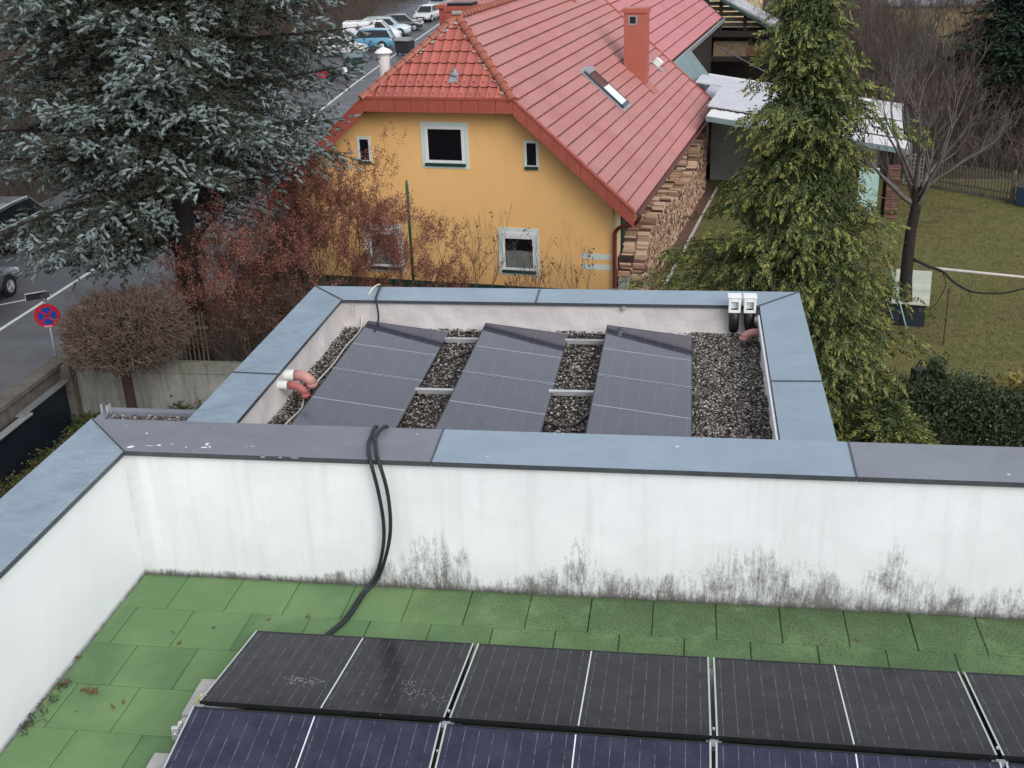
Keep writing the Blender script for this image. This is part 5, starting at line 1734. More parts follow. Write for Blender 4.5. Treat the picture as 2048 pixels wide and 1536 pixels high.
def make_car(kind, paint, loc, rz, label, group='cars parked along the street', spokes=10, rails=False, chrome=False):
    L, Wd, H, belt, wr, ry0, ry1, ry2, ry3, hz, tz = STY[kind]
    e = empty('parked_van' if kind == 'van' else 'parked_car', loc, rz, label, 'van' if kind == 'van' else 'car', group)
    hwid = Wd / 2; zb = .24
    st = [(-L / 2, .80, .42, tz * .80), (-L / 2 + .06, .92, .30, tz * .95), (-L / 2 + .35, .985, zb, tz), (-.9, 1.0, zb, belt), (.3, 1.0, zb, belt), (ry3, .995, zb, belt * .985), (L / 2 - .75, .97, zb, hz), (L / 2 - .28, .92, .27, hz * .92), (L / 2 - .06, .82, .32, hz * .78), (L / 2, .70, .40, hz * .62)]
    vs = []; fs = []
    for y, w, z0, z1 in st:
        w *= hwid
        r = [(-w * .86, z0), (-w * .98, z0 + .10), (-w, (z0 + z1) / 2), (-w * .975, z1 - .12), (-w * .87, z1), (w * .87, z1), (w * .975, z1 - .12), (w, (z0 + z1) / 2), (w * .98, z0 + .10), (w * .86, z0)]
        vs += [(x, y, z) for x, z in r]
    n = 10
    for i in range(len(st) - 1):
        for k in range(n): fs.append((i * n + k, i * n + (k + 1) % n, (i + 1) * n + (k + 1) % n, (i + 1) * n + k))
    fs += [tuple(range(n)), tuple(range(len(st) * n - 1, (len(st) - 1) * n - 1, -1))]
    mb = MB(); mb.add(vs, fs); body = mb.build('body', paint, e, smooth=True)
    m_ = body.modifiers.new('edge', 'EDGE_SPLIT'); m_.split_angle = rad(50)
    # greenhouse
    wb, wt = hwid * .88, hwid * .70
    zt = H - .05; zbelt = belt - .03
    B = [(-wb, ry0, zbelt), (wb, ry0, zbelt), (wb * .97, ry3, zbelt - .02), (-wb * .97, ry3, zbelt - .02)]
    ym = (ry1 + ry2) / 2
    T = [(-wt, ry1, zt - .03), (wt, ry1, zt - .03), (wt * .96, ry2, zt), (-wt * .96, ry2, zt)]
    mb = MB(); mb.add(B + T, [(0, 1, 5, 4), (1, 2, 6, 5), (2, 3, 7, 6), (3, 0, 4, 7), (4, 5, 6, 7)]); mb.build('windows', M['car_glass'], e)
    mb = MB()
    R1 = [(-wt * 1.04, ry1 - .06, zt - .05), (wt * 1.04, ry1 - .06, zt - .05), (wt * 1.04, ym, zt), (wt * 1.0, ry2 + .05, zt - .03), (-wt * 1.0, ry2 + .05, zt - .03), (-wt * 1.04, ym, zt)]
    R2 = [(x * .88, y * 1.0, z + .055) for x, y, z in R1]
    mb.add(R1 + R2, [(0, 1, 7, 6), (1, 2, 8, 7), (2, 3, 9, 8), (3, 4, 10, 9), (4, 5, 11, 10), (5, 0, 6, 11), (6, 7, 8, 11), (8, 9, 10, 11)])
    mb.build('roof', paint, e, smooth=False, bevel=.02)
    def pillar(a, b, w, m=paint, name='pillar'):
        mb = MB(); mb.tube([a, b], w, 4); mb.build(name, m, e)
    for s in (-1, 1):
        pillar((s * wb * .975, ry3 - .02, zbelt), (s * wt * .97, ry2, zt), .035)
        pillar((s * wb * 1.0, ry0 + .02, zbelt), (s * wt * 1.0, ry1, zt - .02), .07)
        if kind != 'van':
            yb_ = (ry2 + ry3) / 2 - .95
            pillar((s * wb * 1.0, yb_, zbelt), (s * wt * 1.0, yb_ - .1, zt - .01), .035, M['black'], 'door_pillar')
        mb = MB(); mb.box((s * (wb + .13), ry3 - .25, belt + .06), (.20, .10, .13)); mb.build('mirror', paint, e, bevel=.02)
        if rails:
            mb = MB(); mb.tube([(s * wt * .98, ry1 + .1, zt + .06), (s * wt * .98, ym, zt + .10), (s * wt * .96, ry2 - .1, zt + .07)], .022, 6); mb.build('roof_rail', M['alu'], e)
        if chrome:
            mb = MB(); mb.tube([(s * wb * 1.07, ry0 + .1, zbelt + .05), (s * wb * 1.09, 0, zbelt + .05), (s * wb * 1.06, ry3 - .1, zbelt + .02)], .018, 6); mb.build('chrome_strip', M['alu'], e)
    if kind == 'van':
        mb = MB()
        c = [(-hwid * .97, belt - .1), (-hwid * .90, H - .12), (-hwid * .80, H + .0), (hwid * .80, H + .0), (hwid * .90, H - .12), (hwid * .97, belt - .1)]
        mb.prism([(x, -L / 2 + .04, z) for x, z in c], (0, L / 2 + .30, 0)); mb.build('cargo_body', paint, e, bevel=.04)
        for yq in (-1.9, -1.0, -.1):
            mb = MB(); mb.box((.55, yq, H + .012), (.12, .35, .03)); mb.build('roof_bracket', M['black'], e)
    ax = L * .295
    for y in (-ax, ax):
        for s in (-1, 1):
            mb = MB(); mb.lathe([(wr * 1.17, -.01), (wr * 1.17, .012)], 24, Matrix.Translation((s * hwid * .985, y, wr * 1.02)) @ Matrix.Rotation(math.pi / 2, 4, 'Y')); mb.build('wheel_arch', M['black'], e)
            Mx = Matrix.Translation((s * (hwid - .085), y, wr)) @ Matrix.Rotation(s * math.pi / 2, 4, 'Y')
            mb = MB(); mb.lathe([(wr * .62, -.10), (wr * .95, -.10), (wr, -.07), (wr, .085), (wr * .95, .11), (wr * .68, .115), (wr * .66, .08)], 28, Mx); w_ = mb.build('wheel', M['tyre'], e, smooth=False)
            mb = MB(); mb.lathe([(wr * .68, .10), (wr * .66, .118), (wr * .60, .12), (wr * .59, .09)], 28, Mx)
            for k in range(spokes):
                a = 2 * math.pi * k / spokes
                p0 = Mx @ Vector((wr * .10 * math.cos(a), wr * .10 * math.sin(a), .112)); p1 = Mx @ Vector((wr * .62 * math.cos(a + .06), wr * .62 * math.sin(a + .06), .108))
                mb.tube([p0, p1], [wr * .075, wr * .055], 4)
            mb.lathe([(.01, .08), (wr * .16, .10), (wr * .14, .125), (.01, .128)], 12, Mx)
            mb.build('rim', M['rim'], w_)
    for s in (-1, 1):
        mb = MB(); mb.box((s * hwid * .66, L / 2 - .13, hz * .74), (.42, .14, .15), -s * .32); mb.build('headlight', M['lamp'], e, bevel=.02)
        mb = MB(); mb.box((s * hwid * .74, -L / 2 + .04, tz * .83), (.30, .08, .18), s * .2); mb.build('tail_light', M['tail'], e, bevel=.02)
    mb = MB(); mb.box((0, L / 2 - .03, hz * .55), (hwid * .95, .06, .20)); mb.build('grille', M['black'], e, bevel=.02)
    mb = MB(); mb.box((0, L / 2 + .006, hz * .46), (.50, .02, .11)); mb.build('number_plate', M['white_paint'], e)
    mb = MB(); mb.box((0, -L / 2 - .0, tz * .62), (.50, .02, .11)); mb.build('number_plate', M['white_paint'], e)
    return e


make_car('sedan', carpaint('slate_grey_paint', (.085, .09, .115)), (-19.52, 25.05 - 4.7 * .295, G), 0, 'slate grey car with silver spoked wheels cut by the left frame edge')
make_car('suv', carpaint('black_paint', (.010, .011, .013)), (-22.1, 31.3, G), 0, 'black car with chrome strips behind the spruce at the left edge', rails=True, chrome=True)
def at_corner(px, py, L, Wd, flip=False):
    p = at_z(px, py, G); return (p.x - L / 2, p.y + Wd / 2, G)
R_ = -math.pi / 2
make_car('hatch', carpaint('white_paint_a', (.70, .68, .69)), at_corner(729, 113, 4.1, 1.76), R_ + .10, 'small white car with black roof area, mostly hidden behind the spruce tip')
make_car('suv', carpaint('metallic_blue_paint', (.10, .28, .42)), at_corner(784, 101, 4.6, 1.86), -R_ + .08, 'metallic light blue car standing before the white van')
make_car('van', carpaint('white_van_paint', (.74, .74, .76)), at_corner(796, 88, 4.9, 1.92), R_ + .12, 'white panel van with dark roof brackets behind the blue car', group='cars parked along the street')
make_car('suv', carpaint('ice_white_paint', (.50, .62, .66)), at_corner(817, 74, 4.6, 1.86), R_ + .14, 'ice white sports utility car between the white van and a dark car', rails=True)
make_car('hatch', carpaint('charcoal_paint', (.05, .05, .056)), at_corner(843, 62, 4.1, 1.76), R_ + .16, 'charcoal hatchback peeping out beyond the ice white car')
p = at_z(846, 46, G); make_car('estate', carpaint('silver_paint', (.56, .57, .58)), (p.x, p.y + 2.4, G), math.pi - .12, 'silver estate car facing the camera in the far parking row')
p = at_z(872, 24, G); make_car('suv', carpaint('steel_grey_paint', (.22, .24, .27)), (p.x, p.y + 2.4, G), math.pi - .12, 'steel grey car behind the silver estate at the top frame edge')
make_car('estate', carpaint('pale_silver_paint', (.45, .46, .48)), (-33.5, 137, G), R_, 'pale car at the top edge left of the grey car, far away')


def motorcycle(loc, rz, paint, paint2, label):
    e = empty('motorcycle', loc, rz, label, 'motorcycle', 'motorcycles by the bins')
    for y in (-.68, .70):
        Mx = Matrix.Translation((0, y, .31)) @ Matrix.Rotation(math.pi / 2, 4, 'Y')
        mb = MB(); mb.lathe([(.22, -.05), (.30, -.06), (.31, 0), (.30, .06), (.22, .05)], 20, Mx); w_ = mb.build('wheel', M['tyre'], e)
        mb = MB(); mb.lathe([(.21, -.04), (.23, 0), (.21, .04), (.04, .03)], 14, Mx); mb.build('rim', paint2, w_)
    mb = MB(); mb.prism([(-.13, .62, .62), (-.13, .35, .40), (-.13, -.10, .36), (-.13, -.25, .72), (-.13, .10, .98), (-.13, .55, .92)], (.26, 0, 0)); mb.build('fairing', paint, e, bevel=.05)
    mb = MB(); mb.prism([(-.11, -.15, .74), (-.11, -.95, .86), (-.11, -.92, .98), (-.11, -.45, .86), (-.11, -.12, .86)], (.22, 0, 0)); mb.build('seat', M['black'], e, bevel=.03)
    mb = MB(); mb.box((0, .05, .42), (.26, .5, .34)); mb.build('engine', M['lip'], e, bevel=.04)
    for s in (-1, 1):
        mb = MB(); mb.tube([(s * .07, .70, .31), (s * .08, .50, .90)], .028, 6); mb.build('fork', M['alu'], e)
        mb = MB(); mb.tube([(s * .05, .48, .98), (s * .34, .36, 1.02)], .02, 6); mb.build('handlebar', M['black'], e)
    mb = MB(); mb.prism([(-.10, .56, .92), (.10, .56, .92), (.07, .40, 1.16), (-.07, .40, 1.16)], (0, -.015, 0)); mb.build('windscreen', M['car_glass'], e)
    return e


P_red = carpaint('bright_red_paint', (.62, .035, .055))
P_or = carpaint('orange_red_paint', (.50, .10, .04))
P_wh = carpaint('white_paint_b', (.70, .70, .70))
p = at_z(640, 168, G); motorcycle((p.x, p.y, G), R_ + .2, P_red, P_red, 'bright red motorcycle glimpsed through the spruce branches')
p = at_z(682, 160, G); motorcycle((p.x, p.y, G), R_ - .5, P_wh, P_or, 'white and orange motorcycle beside the dark green waste container')


def container(loc, rz, body, lid, label):
    e = empty('waste_container', loc, rz, label, 'waste container', 'waste containers in the street')
    mb = MB(); mb.box((0, 0, .66), (1.22, .92, .96), 0, None, 1.08); b = mb.build('body', body, e, bevel=.03)
    mb = MB()
    prof = [(-.52, 1.14), (-.50, 1.20), (-.25, 1.34), (.12, 1.38), (.42, 1.26), (.54, 1.14)]
    mb.prism([(-.68, y, z) for y, z in prof], (1.36, 0, 0)); mb.build('lid', lid, e, bevel=.02)
    mb = MB(); mb.box((0, -.51, 1.10), (1.40, .05, .06)); mb.build('rim_bar', body, e)
    for x in (-.5, .5):
        for y in (-.35, .35):
            mb = MB(); mb.lathe([(.09, -.025), (.09, .025)], 12, Matrix.Translation((x, y, .09)) @ Matrix.Rotation(math.pi / 2, 4, 'Y')); mb.build('wheel', M['tyre'], e)
    mb = MB(); mb.box((.25, -.478, .95), (.34, .01, .16)); mb.build('sticker', M['white_paint'], e)
    return e


p = at_z(706, 148, G); container((p.x, p.y + .5, G), .25, mat('dark_teal_plastic', (.018, .04, .045), .5, .15, 4), mat('grey_teal_lid', (.14, .18, .19), .5, .1, 4), 'dark teal waste container standing in the road before the small white car')
p = at_z(808, 112, G); container((p.x, p.y + .5, G), -.35, mat('dark_grey_plastic', (.03, .032, .034), .5, .15, 4), mat('mid_grey_lid', (.24, .24, .26), .5, .1, 4), 'dark grey waste container beyond the left hip of the red roof')


# ------------------------------------------------------------------ vegetation
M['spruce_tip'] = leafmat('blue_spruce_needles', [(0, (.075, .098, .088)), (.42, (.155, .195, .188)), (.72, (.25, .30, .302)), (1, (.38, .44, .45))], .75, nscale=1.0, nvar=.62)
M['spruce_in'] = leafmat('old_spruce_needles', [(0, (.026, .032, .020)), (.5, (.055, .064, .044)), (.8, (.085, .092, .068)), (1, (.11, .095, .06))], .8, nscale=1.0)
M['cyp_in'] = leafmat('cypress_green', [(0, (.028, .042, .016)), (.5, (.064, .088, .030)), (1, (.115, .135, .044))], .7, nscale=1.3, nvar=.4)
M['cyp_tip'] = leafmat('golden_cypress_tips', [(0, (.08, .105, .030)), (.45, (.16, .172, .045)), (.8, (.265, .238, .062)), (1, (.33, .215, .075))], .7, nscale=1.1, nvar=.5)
M['dark_con'] = leafmat('dark_conifer_needles', [(0, (.008, .020, .012)), (.6, (.020, .045, .028)), (1, (.04, .075, .045))], .75, nscale=.6, nvar=.4)
M['red_leaf'] = leafmat('russet_leaves', [(0, (.10, .042, .038)), (.4, (.19, .072, .056)), (.75, (.29, .118, .078)), (1, (.38, .19, .10))], .75, nscale=1.4, nvar=.45)
M['brown_leaf'] = leafmat('dry_brown_leaves', [(0, (.06, .028, .022)), (.5, (.11, .055, .038)), (1, (.17, .10, .065))], .8)
M['bush_leaf'] = leafmat('dark_evergreen_leaves', [(0, (.018, .034, .018)), (.6, (.040, .062, .030)), (.92, (.075, .095, .045)), (1, (.16, .16, .10))], .6, nscale=2.0, nvar=.3)
M['yellow_leaf'] = leafmat('yellow_leaves', [(0, (.15, .13, .03)), (1, (.30, .24, .06))], .7)
M['ivy'] = leafmat('ivy_green', [(0, (.015, .028, .012)), (.6, (.04, .07, .022)), (1, (.09, .12, .035))], .7, nscale=2)
M['moss_hedge'] = leafmat('mossy_hedge_leaves', [(0, (.03, .036, .012)), (.6, (.075, .08, .022)), (1, (.14, .135, .04))], .8, nscale=2)


def nz(v):
    n = np.linalg.norm(v, axis=-1, keepdims=True); return v / np.where(n < 1e-9, 1, n)


def conifer(name, loc, label, height, zlow, Rf, whorls, per, seed, mats, sl=.14, sr=.027, twig_sp=.22, shoot_sp=.10, trunk_r=.30, lean=(0, 0), droop=.5, nsides=3, ztop_dense=99, bark=None, group=None, tipfrac=.45, keep=None, sparse_above=99, needles=0, tw=.42, cap=None, jit=1.0, twdrop=.0, outp=.82, ext=None):
    rs = np.random.RandomState(seed)
    e = empty(name, loc, 0, label, 'tree', group)
    tr = []
    N = 14
    for i in range(N):
        a, b = i / N, (i + 1) / N
        tr.append((lean[0] * a, lean[1] * a, height * a, trunk_r * (1 - a) ** .8 + .02, lean[0] * b, lean[1] * b, height * b, trunk_r * (1 - b) ** .8 + .02))
    seg_mesh('trunk', tr, bark or M['bark'], e, 9)
    limbs = []; P = []; D = []; MI = []
    for w in range(whorls):
        zz = zlow + (height * .985 - zlow) * w / (whorls - 1)
        R = Rf(zz)
        if R < .15: continue
        k = per if zz < ztop_dense else max(4, per - 3)
        a0 = rs.uniform(0, 6.3)
        for b in range(k):
            az = a0 + 2 * math.pi * b / k + rs.uniform(-.35, .35)
            ln = R * rs.uniform(.62, 1.10)
            if ext: ln *= ext(az % (2 * math.pi), zz)
            if cap: ln = min(ln, cap(az % (2 * math.pi), zz))
            if keep and not keep(az % (2 * math.pi), zz): continue
            z0 = zz + rs.uniform(-.18, .18) * jit
            rd = np.array([math.cos(az), math.sin(az), 0]); sd_ = np.array([-math.sin(az), math.cos(az), 0])
            up = rs.uniform(.0, .22) * jit - .04 * (jit - 1) + .30 * max(0, (zz - zlow) / (height - zlow))
            dr = droop * rs.uniform(.75, 1.25); tipup = .22 * droop / .5
            pos = lambda t: np.array([lean[0] * zz / height, lean[1] * zz / height, z0]) + rd * ln * t + np.array([0, 0, ln * (up * t - dr * t * t + tipup * t ** 3)])
            m = 7; q = [pos(i / m) for i in range(m + 1)]
            r0 = .018 + .011 * ln
            for i in range(m):
                limbs.append((*q[i], r0 * (1 - i / m) + .006, *q[i + 1], r0 * (1 - (i + 1) / m) + .006))
            nt = max(3, int(ln * .86 / (twig_sp if zz < sparse_above else twig_sp * 2.2)))
            for j in range(nt + 1):
                t = .14 + .86 * j / nt
                p = pos(t); tang = nz(pos(min(1.02, t + .02)) - pos(t - .02))
                for s in ((-1, 1) if j < nt else (0,)):
                    if s == 0: d = tang; tl = .28
                    else:
                        an = rs.uniform(.7, 1.1)
                        d = nz(tang * math.cos(an) + sd_ * s * math.sin(an) + np.array([0, 0, rs.uniform(-.28, .08) - twdrop * rs.uniform(0, 1)]))
                        tl = min(.27 + tw * ln * (1 - t) * rs.uniform(.55, 1.0), 1.45)
                    limbs.append((*p, .007, *(p + d * tl), .004))
                    ns = max(2, int(tl / shoot_sp))
                    pale = rs.uniform() < (.62 if t > .72 else (.48 if t > .45 else .22))
                    for i in range(ns):
                        f = (i + .6) / ns
                        pp = p + d * tl * f
                        sgn = 1 if i % 2 else -1
                        lat = nz(np.cross(d, np.array([0, 0, 1.0])))
                        dd = d * .7 + lat * sgn * rs.uniform(.2, .8) + np.array([0, 0, rs.uniform(-.45, .85)])
                        if i == ns - 1: dd = d + rs.normal(size=3) * .15
                        P.append(pp); D.append(nz(dd) * sl * rs.uniform(.7, 1.25))
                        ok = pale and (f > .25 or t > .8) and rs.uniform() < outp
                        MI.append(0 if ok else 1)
                        if not ok: D[-1] = D[-1] * .85
    P = np.array(P); D = np.array(D)
    if mats is not None:
        seg_mesh('limbs', limbs, bark or M['bark'], e, 3)
        if needles:
            MI = np.array(MI); m = len(P)
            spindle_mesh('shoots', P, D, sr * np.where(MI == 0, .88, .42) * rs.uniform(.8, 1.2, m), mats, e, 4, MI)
            vis = np.nonzero(P[:, 2] < sparse_above + 1)[0]
            k = np.repeat(vis, needles); nn = len(k)
            A, B, Dn = frame_of(D[k]); a = rs.uniform(0, 6.3, (nn, 1)); t = rs.uniform(.02, 1.0, (nn, 1))
            rd_ = A * np.cos(a) + B * np.sin(a)
            U = nz(Dn * rs.uniform(.35, .95, (nn, 1)) + rd_) * sl * .42 * rs.uniform(.75, 1.2, (nn, 1))
            Vv = nz(np.cross(U, rs.normal(size=(nn, 3)))) * sr * .27
            leaf_mesh('crown', P[k] + D[k] * t, U, Vv, mats, e, MI[k])
        else:
            spindle_mesh('crown', P, D, sr * rs.uniform(.8, 1.2, len(P)), mats, e, nsides, np.array(MI))
    return e


# --- blue spruce by the street
SPX, SPY = -8.95, 17.75
def spR(z):     # z above ground
    return 5.75 * math.sqrt(max(0, 1 - z / 24.5)) * (1.0 if z > 3.8 else .72 + .08 * (z - .3))
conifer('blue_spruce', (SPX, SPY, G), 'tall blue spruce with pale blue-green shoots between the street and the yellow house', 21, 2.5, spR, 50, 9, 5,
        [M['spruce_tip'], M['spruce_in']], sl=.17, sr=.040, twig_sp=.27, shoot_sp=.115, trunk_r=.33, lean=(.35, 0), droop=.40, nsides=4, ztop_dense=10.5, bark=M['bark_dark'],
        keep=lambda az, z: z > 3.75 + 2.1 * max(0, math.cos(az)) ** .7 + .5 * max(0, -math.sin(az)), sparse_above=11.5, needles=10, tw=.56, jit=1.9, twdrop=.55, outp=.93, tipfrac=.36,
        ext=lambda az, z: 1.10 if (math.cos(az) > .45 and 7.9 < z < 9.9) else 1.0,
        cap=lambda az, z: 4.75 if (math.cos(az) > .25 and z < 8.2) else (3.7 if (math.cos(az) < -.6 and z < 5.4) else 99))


# --- golden-green cypress right of the gravel roof
def cypress(loc, label, height, Rf, n_br, seed, leaf=.115, lw=.019, axis=None, mats=None, low=.3, name='cypress', hang=1.0, bulge=None):
    rs = np.random.RandomState(seed)
    e = empty(name, loc, 0, label, 'tree')
    ax = axis or (lambda z: (0, 0))
    tr = []
    N = 12
    for i in range(N):
        a, b = height * i / N, height * (i + 1) / N
        tr.append((*ax(a), a, .22 * (1 - i / N) + .02, *ax(b), b, .22 * (1 - (i + 1) / N) + .02))
    seg_mesh('trunk', tr, M['bark_brown'], e, 8)
    C = []; U = []; Vv = []; MI = []; limbs = []
    for b in range(n_br):
        z = low + (height - low) * (rs.uniform() ** .9)
        R = Rf(z) * rs.uniform(.55, 1.10)
        if rs.uniform() < .13: R *= 1.22
        az = rs.uniform(0, 2 * math.pi)
        if bulge: R *= bulge(az, z)
        rd = np.array([math.cos(az), math.sin(az), 0]); sd_ = np.array([-math.sin(az), math.cos(az), 0])
        o = np.array([*ax(z), z - .25 * R])
        pos = lambda t: o + rd * R * t + np.array([0, 0, R * (.75 * t - .62 * t * t)])
        q = [pos(i / 5) for i in range(6)]
        for i in range(5): limbs.append((*q[i], .022 * (1 - i / 5) + .005, *q[i + 1], .022 * (1 - (i + 1) / 5) + .005))
        nsp = max(8, int(R * 24))
        for j in range(nsp):
            t = .30 + .74 * (j + rs.uniform(0, 1)) / nsp
            p = pos(t) + sd_ * rs.normal() * (.10 + .13 * R * t) + np.array([0, 0, rs.normal() * .07 - .05])
            d = nz(rd * rs.uniform(.4, 1.0) + sd_ * rs.normal() * .5 + np.array([0, 0, -rs.uniform(.1, 1.1) * hang]))
            nrm = nz(np.cross(d, rs.normal(size=3))); lat = np.cross(nrm, d)
            m = 9
            for i in range(m):
                f = i / (m - 1)
                sg = 1 if i % 2 else -1
                an = (.95 - .75 * f) * sg
                dd = nz(d * math.cos(an) + lat * math.sin(an) + np.array([0, 0, -.18 * hang]) + rs.normal(size=3) * .10)
                L = leaf * rs.uniform(.7, 1.2) * (1.0 - .25 * f)
                C.append(p + d * leaf * 2.4 * f); U.append(dd * L)
                w = nz(np.cross(dd, nrm + rs.normal(size=3) * .35)) * lw * rs.uniform(.8, 1.25)
                Vv.append(w)
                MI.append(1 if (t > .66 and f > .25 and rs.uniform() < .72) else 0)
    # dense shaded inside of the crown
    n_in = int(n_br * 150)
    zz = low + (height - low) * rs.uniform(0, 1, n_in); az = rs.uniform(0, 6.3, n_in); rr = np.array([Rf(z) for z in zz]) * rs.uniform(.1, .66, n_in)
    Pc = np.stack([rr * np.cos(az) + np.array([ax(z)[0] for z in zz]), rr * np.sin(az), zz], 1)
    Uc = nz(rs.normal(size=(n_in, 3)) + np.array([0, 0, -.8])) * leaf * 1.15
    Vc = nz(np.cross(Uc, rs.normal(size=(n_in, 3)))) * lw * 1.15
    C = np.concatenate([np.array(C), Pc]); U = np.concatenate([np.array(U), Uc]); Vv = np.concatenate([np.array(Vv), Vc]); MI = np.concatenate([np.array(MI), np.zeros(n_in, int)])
    seg_mesh('limbs', limbs, M['bark_brown'], e, 3)
    leaf_mesh('crown', C, U, Vv, mats or [M['cyp_in'], M['cyp_tip']], e, MI)
    return e


_zr = [0, .6, 1.6, 2.6, 3.5, 4.4, 5.2, 6.0, 6.9, 7.6, 8.3, 9.0, 9.9]
_rr = [2.2, 2.5, 2.4, 2.3, 2.25, 2.1, 1.8, 1.55, 1.45, 1.35, 1.0, .8, .55]
_ax = [.45, .38, .25, .0, -.18, -.25, -.25, -.2, -.12, -.15, -.28, -.33, -.38]
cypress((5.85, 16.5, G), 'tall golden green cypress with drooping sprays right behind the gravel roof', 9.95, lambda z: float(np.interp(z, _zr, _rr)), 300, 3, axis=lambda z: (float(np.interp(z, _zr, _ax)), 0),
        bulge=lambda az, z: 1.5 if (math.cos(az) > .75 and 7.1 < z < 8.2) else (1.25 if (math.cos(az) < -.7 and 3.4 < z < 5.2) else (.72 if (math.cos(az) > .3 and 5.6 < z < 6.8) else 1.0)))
cypress((7.55, 14.6, G), 'low golden green cypress bush at the right foot of the tall cypress', 1.5, lambda z: .95 * math.cos(min(1.5, z / 1.05)), 60, 8, leaf=.16, low=.1, name='cypress_bush', hang=.2)


# --- bare deciduous trees
def grow(segs, p, d, L, r, depth, rs, spread=.55, up=.25, kids=(2, 4), shrink=.72, tips=None, wob=.10, minr=.004):
    n = 3
    p = np.array(p, float); d = nz(np.array(d, float))
    r1 = max(minr, r * .68)
    pts = [p]
    for i in range(n):
        d = nz(d + rs.normal(size=3) * wob + np.array([0, 0, up * .12]))
        q = p + d * L / n
        ra = r + (r1 - r) * i / n; rb = r + (r1 - r) * (i + 1) / n
        segs.append((*p, ra, *q, rb)); p = q; pts.append(p)
    if depth <= 0:
        if tips is not None: tips.append((p, d))
        return
    k = rs.randint(kids[0], kids[1] + 1)
    for j in range(k):
        if j == 0: dd = d + rs.normal(size=3) * spread * .4
        else:
            v = rs.normal(size=3); v -= d * (v @ d); v = nz(v)
            dd = d + v * spread * rs.uniform(.7, 1.4)
        dd = nz(dd + np.array([0, 0, up]))
        src = p if j < 2 else pts[rs.randint(1, n + 1)]
        grow(segs, src, dd, L * shrink * rs.uniform(.75, 1.2), r1 * (.85 if j == 0 else .62), depth - 1, rs, spread, up, kids, shrink, tips, wob, minr)


def bare_tree(name, loc, label, h, depth, seed, trunk_h, trunk_r, bark, twig, n_main=5, spread=.5, up=.3, kids=(2, 4), shrink=.72, group=None, first=None, minr=.005, main_len=None):
    rs = np.random.RandomState(seed)
    e = empty(name, loc, 0, label, 'tree', group)
    tr = []; N = 6; p = np.zeros(3); d = np.array([0, 0, 1.0])
    for i in range(N):
        q = p + nz(d + rs.normal(size=3) * .06) * trunk_h / N
        tr.append((*p, trunk_r * (1.12 - .35 * i / N), *q, trunk_r * (1.12 - .35 * (i + 1) / N))); p = q
    seg_mesh('trunk', tr, bark, e, 8)
    segs = []
    L = main_len or (h - trunk_h) * (1 - shrink) / (1 - shrink ** (depth + 1))
    for i in range(n_main):
        a = 2 * math.pi * i / n_main + rs.uniform(-.4, .4)
        dd = np.array([math.cos(a), math.sin(a), rs.uniform(.7, 1.8)])
        grow(segs, p - np.array([0, 0, rs.uniform(0, .18) * trunk_h]), dd, L * rs.uniform(.8, 1.15), trunk_r * rs.uniform(.35, .55), depth, rs, spread, up, kids, shrink, None, .09, minr)
    seg_mesh('crown', segs, twig, e, 3)
    return e


bt = bare_tree('bare_tree', (9.36, 23.75, G), 'bare fruit tree with dark trunk and upright broom of twigs on the lawn', 7.6, 5, 21, 3.95, .17, M['bark_dark'], M['twig'], n_main=9, spread=.52, up=.26, kids=(2, 3), shrink=.72, minr=.005)
mb = MB(); pts = [at_y(a, b, 23.7 + .0 * a) - Vector((9.36, 23.75, G)) for a, b in ((1826, 518), (1858, 533), (1885, 543), (1905, 562), (1935, 580), (1962, 586), (2010, 586), (2050, 577), (2110, 572))]
mb.tube(spline(pts, 4), [.05 - .0011 * i for i in range(33)], 6); mb.tube(spline([pts[2], pts[2] + Vector((.12, 0, -.4)), pts[2] + Vector((-.05, 0, -.9)), pts[2] + Vector((-.25, 0, -1.1))], 4), .012, 4)
mb.tube(spline([pts[4], pts[4] + Vector((.1, 0, -.15)), pts[4] + Vector((.12, 0, -.32))], 4), .01, 4)
mb.build('low_branch', M['bark_dark'], bt, smooth=True)

# woods: variants, then copies
protos = []
for i, (h, th, tr_, sp, up, m1) in enumerate(((9, 2.6, .15, .55, .22, 'twig_brown'), (11, 4.0, .18, .45, .35, 'twig'), (7, 1.2, .10, .65, .18, 'twig_red'), (8, 2.0, .12, .75, .02, 'twig_brown'))):
    protos.append(bare_tree('bare_tree', (0, 0, G), 'x', h, 5, 60 + i, th, tr_, M['bark_dark'] if i % 2 else M['bark'], M[m1], n_main=6, spread=sp, up=up, kids=(2, 4), shrink=.74, minr=.008))
used = set()
def wood_tree(x, y, k, s, label, group):
    o = protos[k]
    if k in used: o = dup(o)
    used.add(k)
    o.location = (x, y, G - .02); o.rotation_euler = (0, 0, rnd.uniform(0, 6.3)); o.scale = (s, s, s * rnd.uniform(.85, 1.15))
    o['label'] = label; o['group'] = group
    return o


KL = ['bare brown wide-crowned tree in the woods', 'tall bare grey tree in the woods', 'short reddish bare tree in the woods', 'bare brown drooping tree in the woods']
# left woods beyond the parked cars
for y in np.arange(34, 150, 4.6):
    edge = -26.0 if y < 70 else -26.0 - (y - 70) * .105
    for c in range(4):
        x = edge - 1.6 - c * 5.2 - rnd.uniform(0, 3.0); k = rnd.choice((0, 1, 2, 2, 3))
        wood_tree(x, y + rnd.uniform(-2, 2), k, rnd.uniform(.7, 1.1), KL[k] + ' left of the street', 'bare trees left of the street')
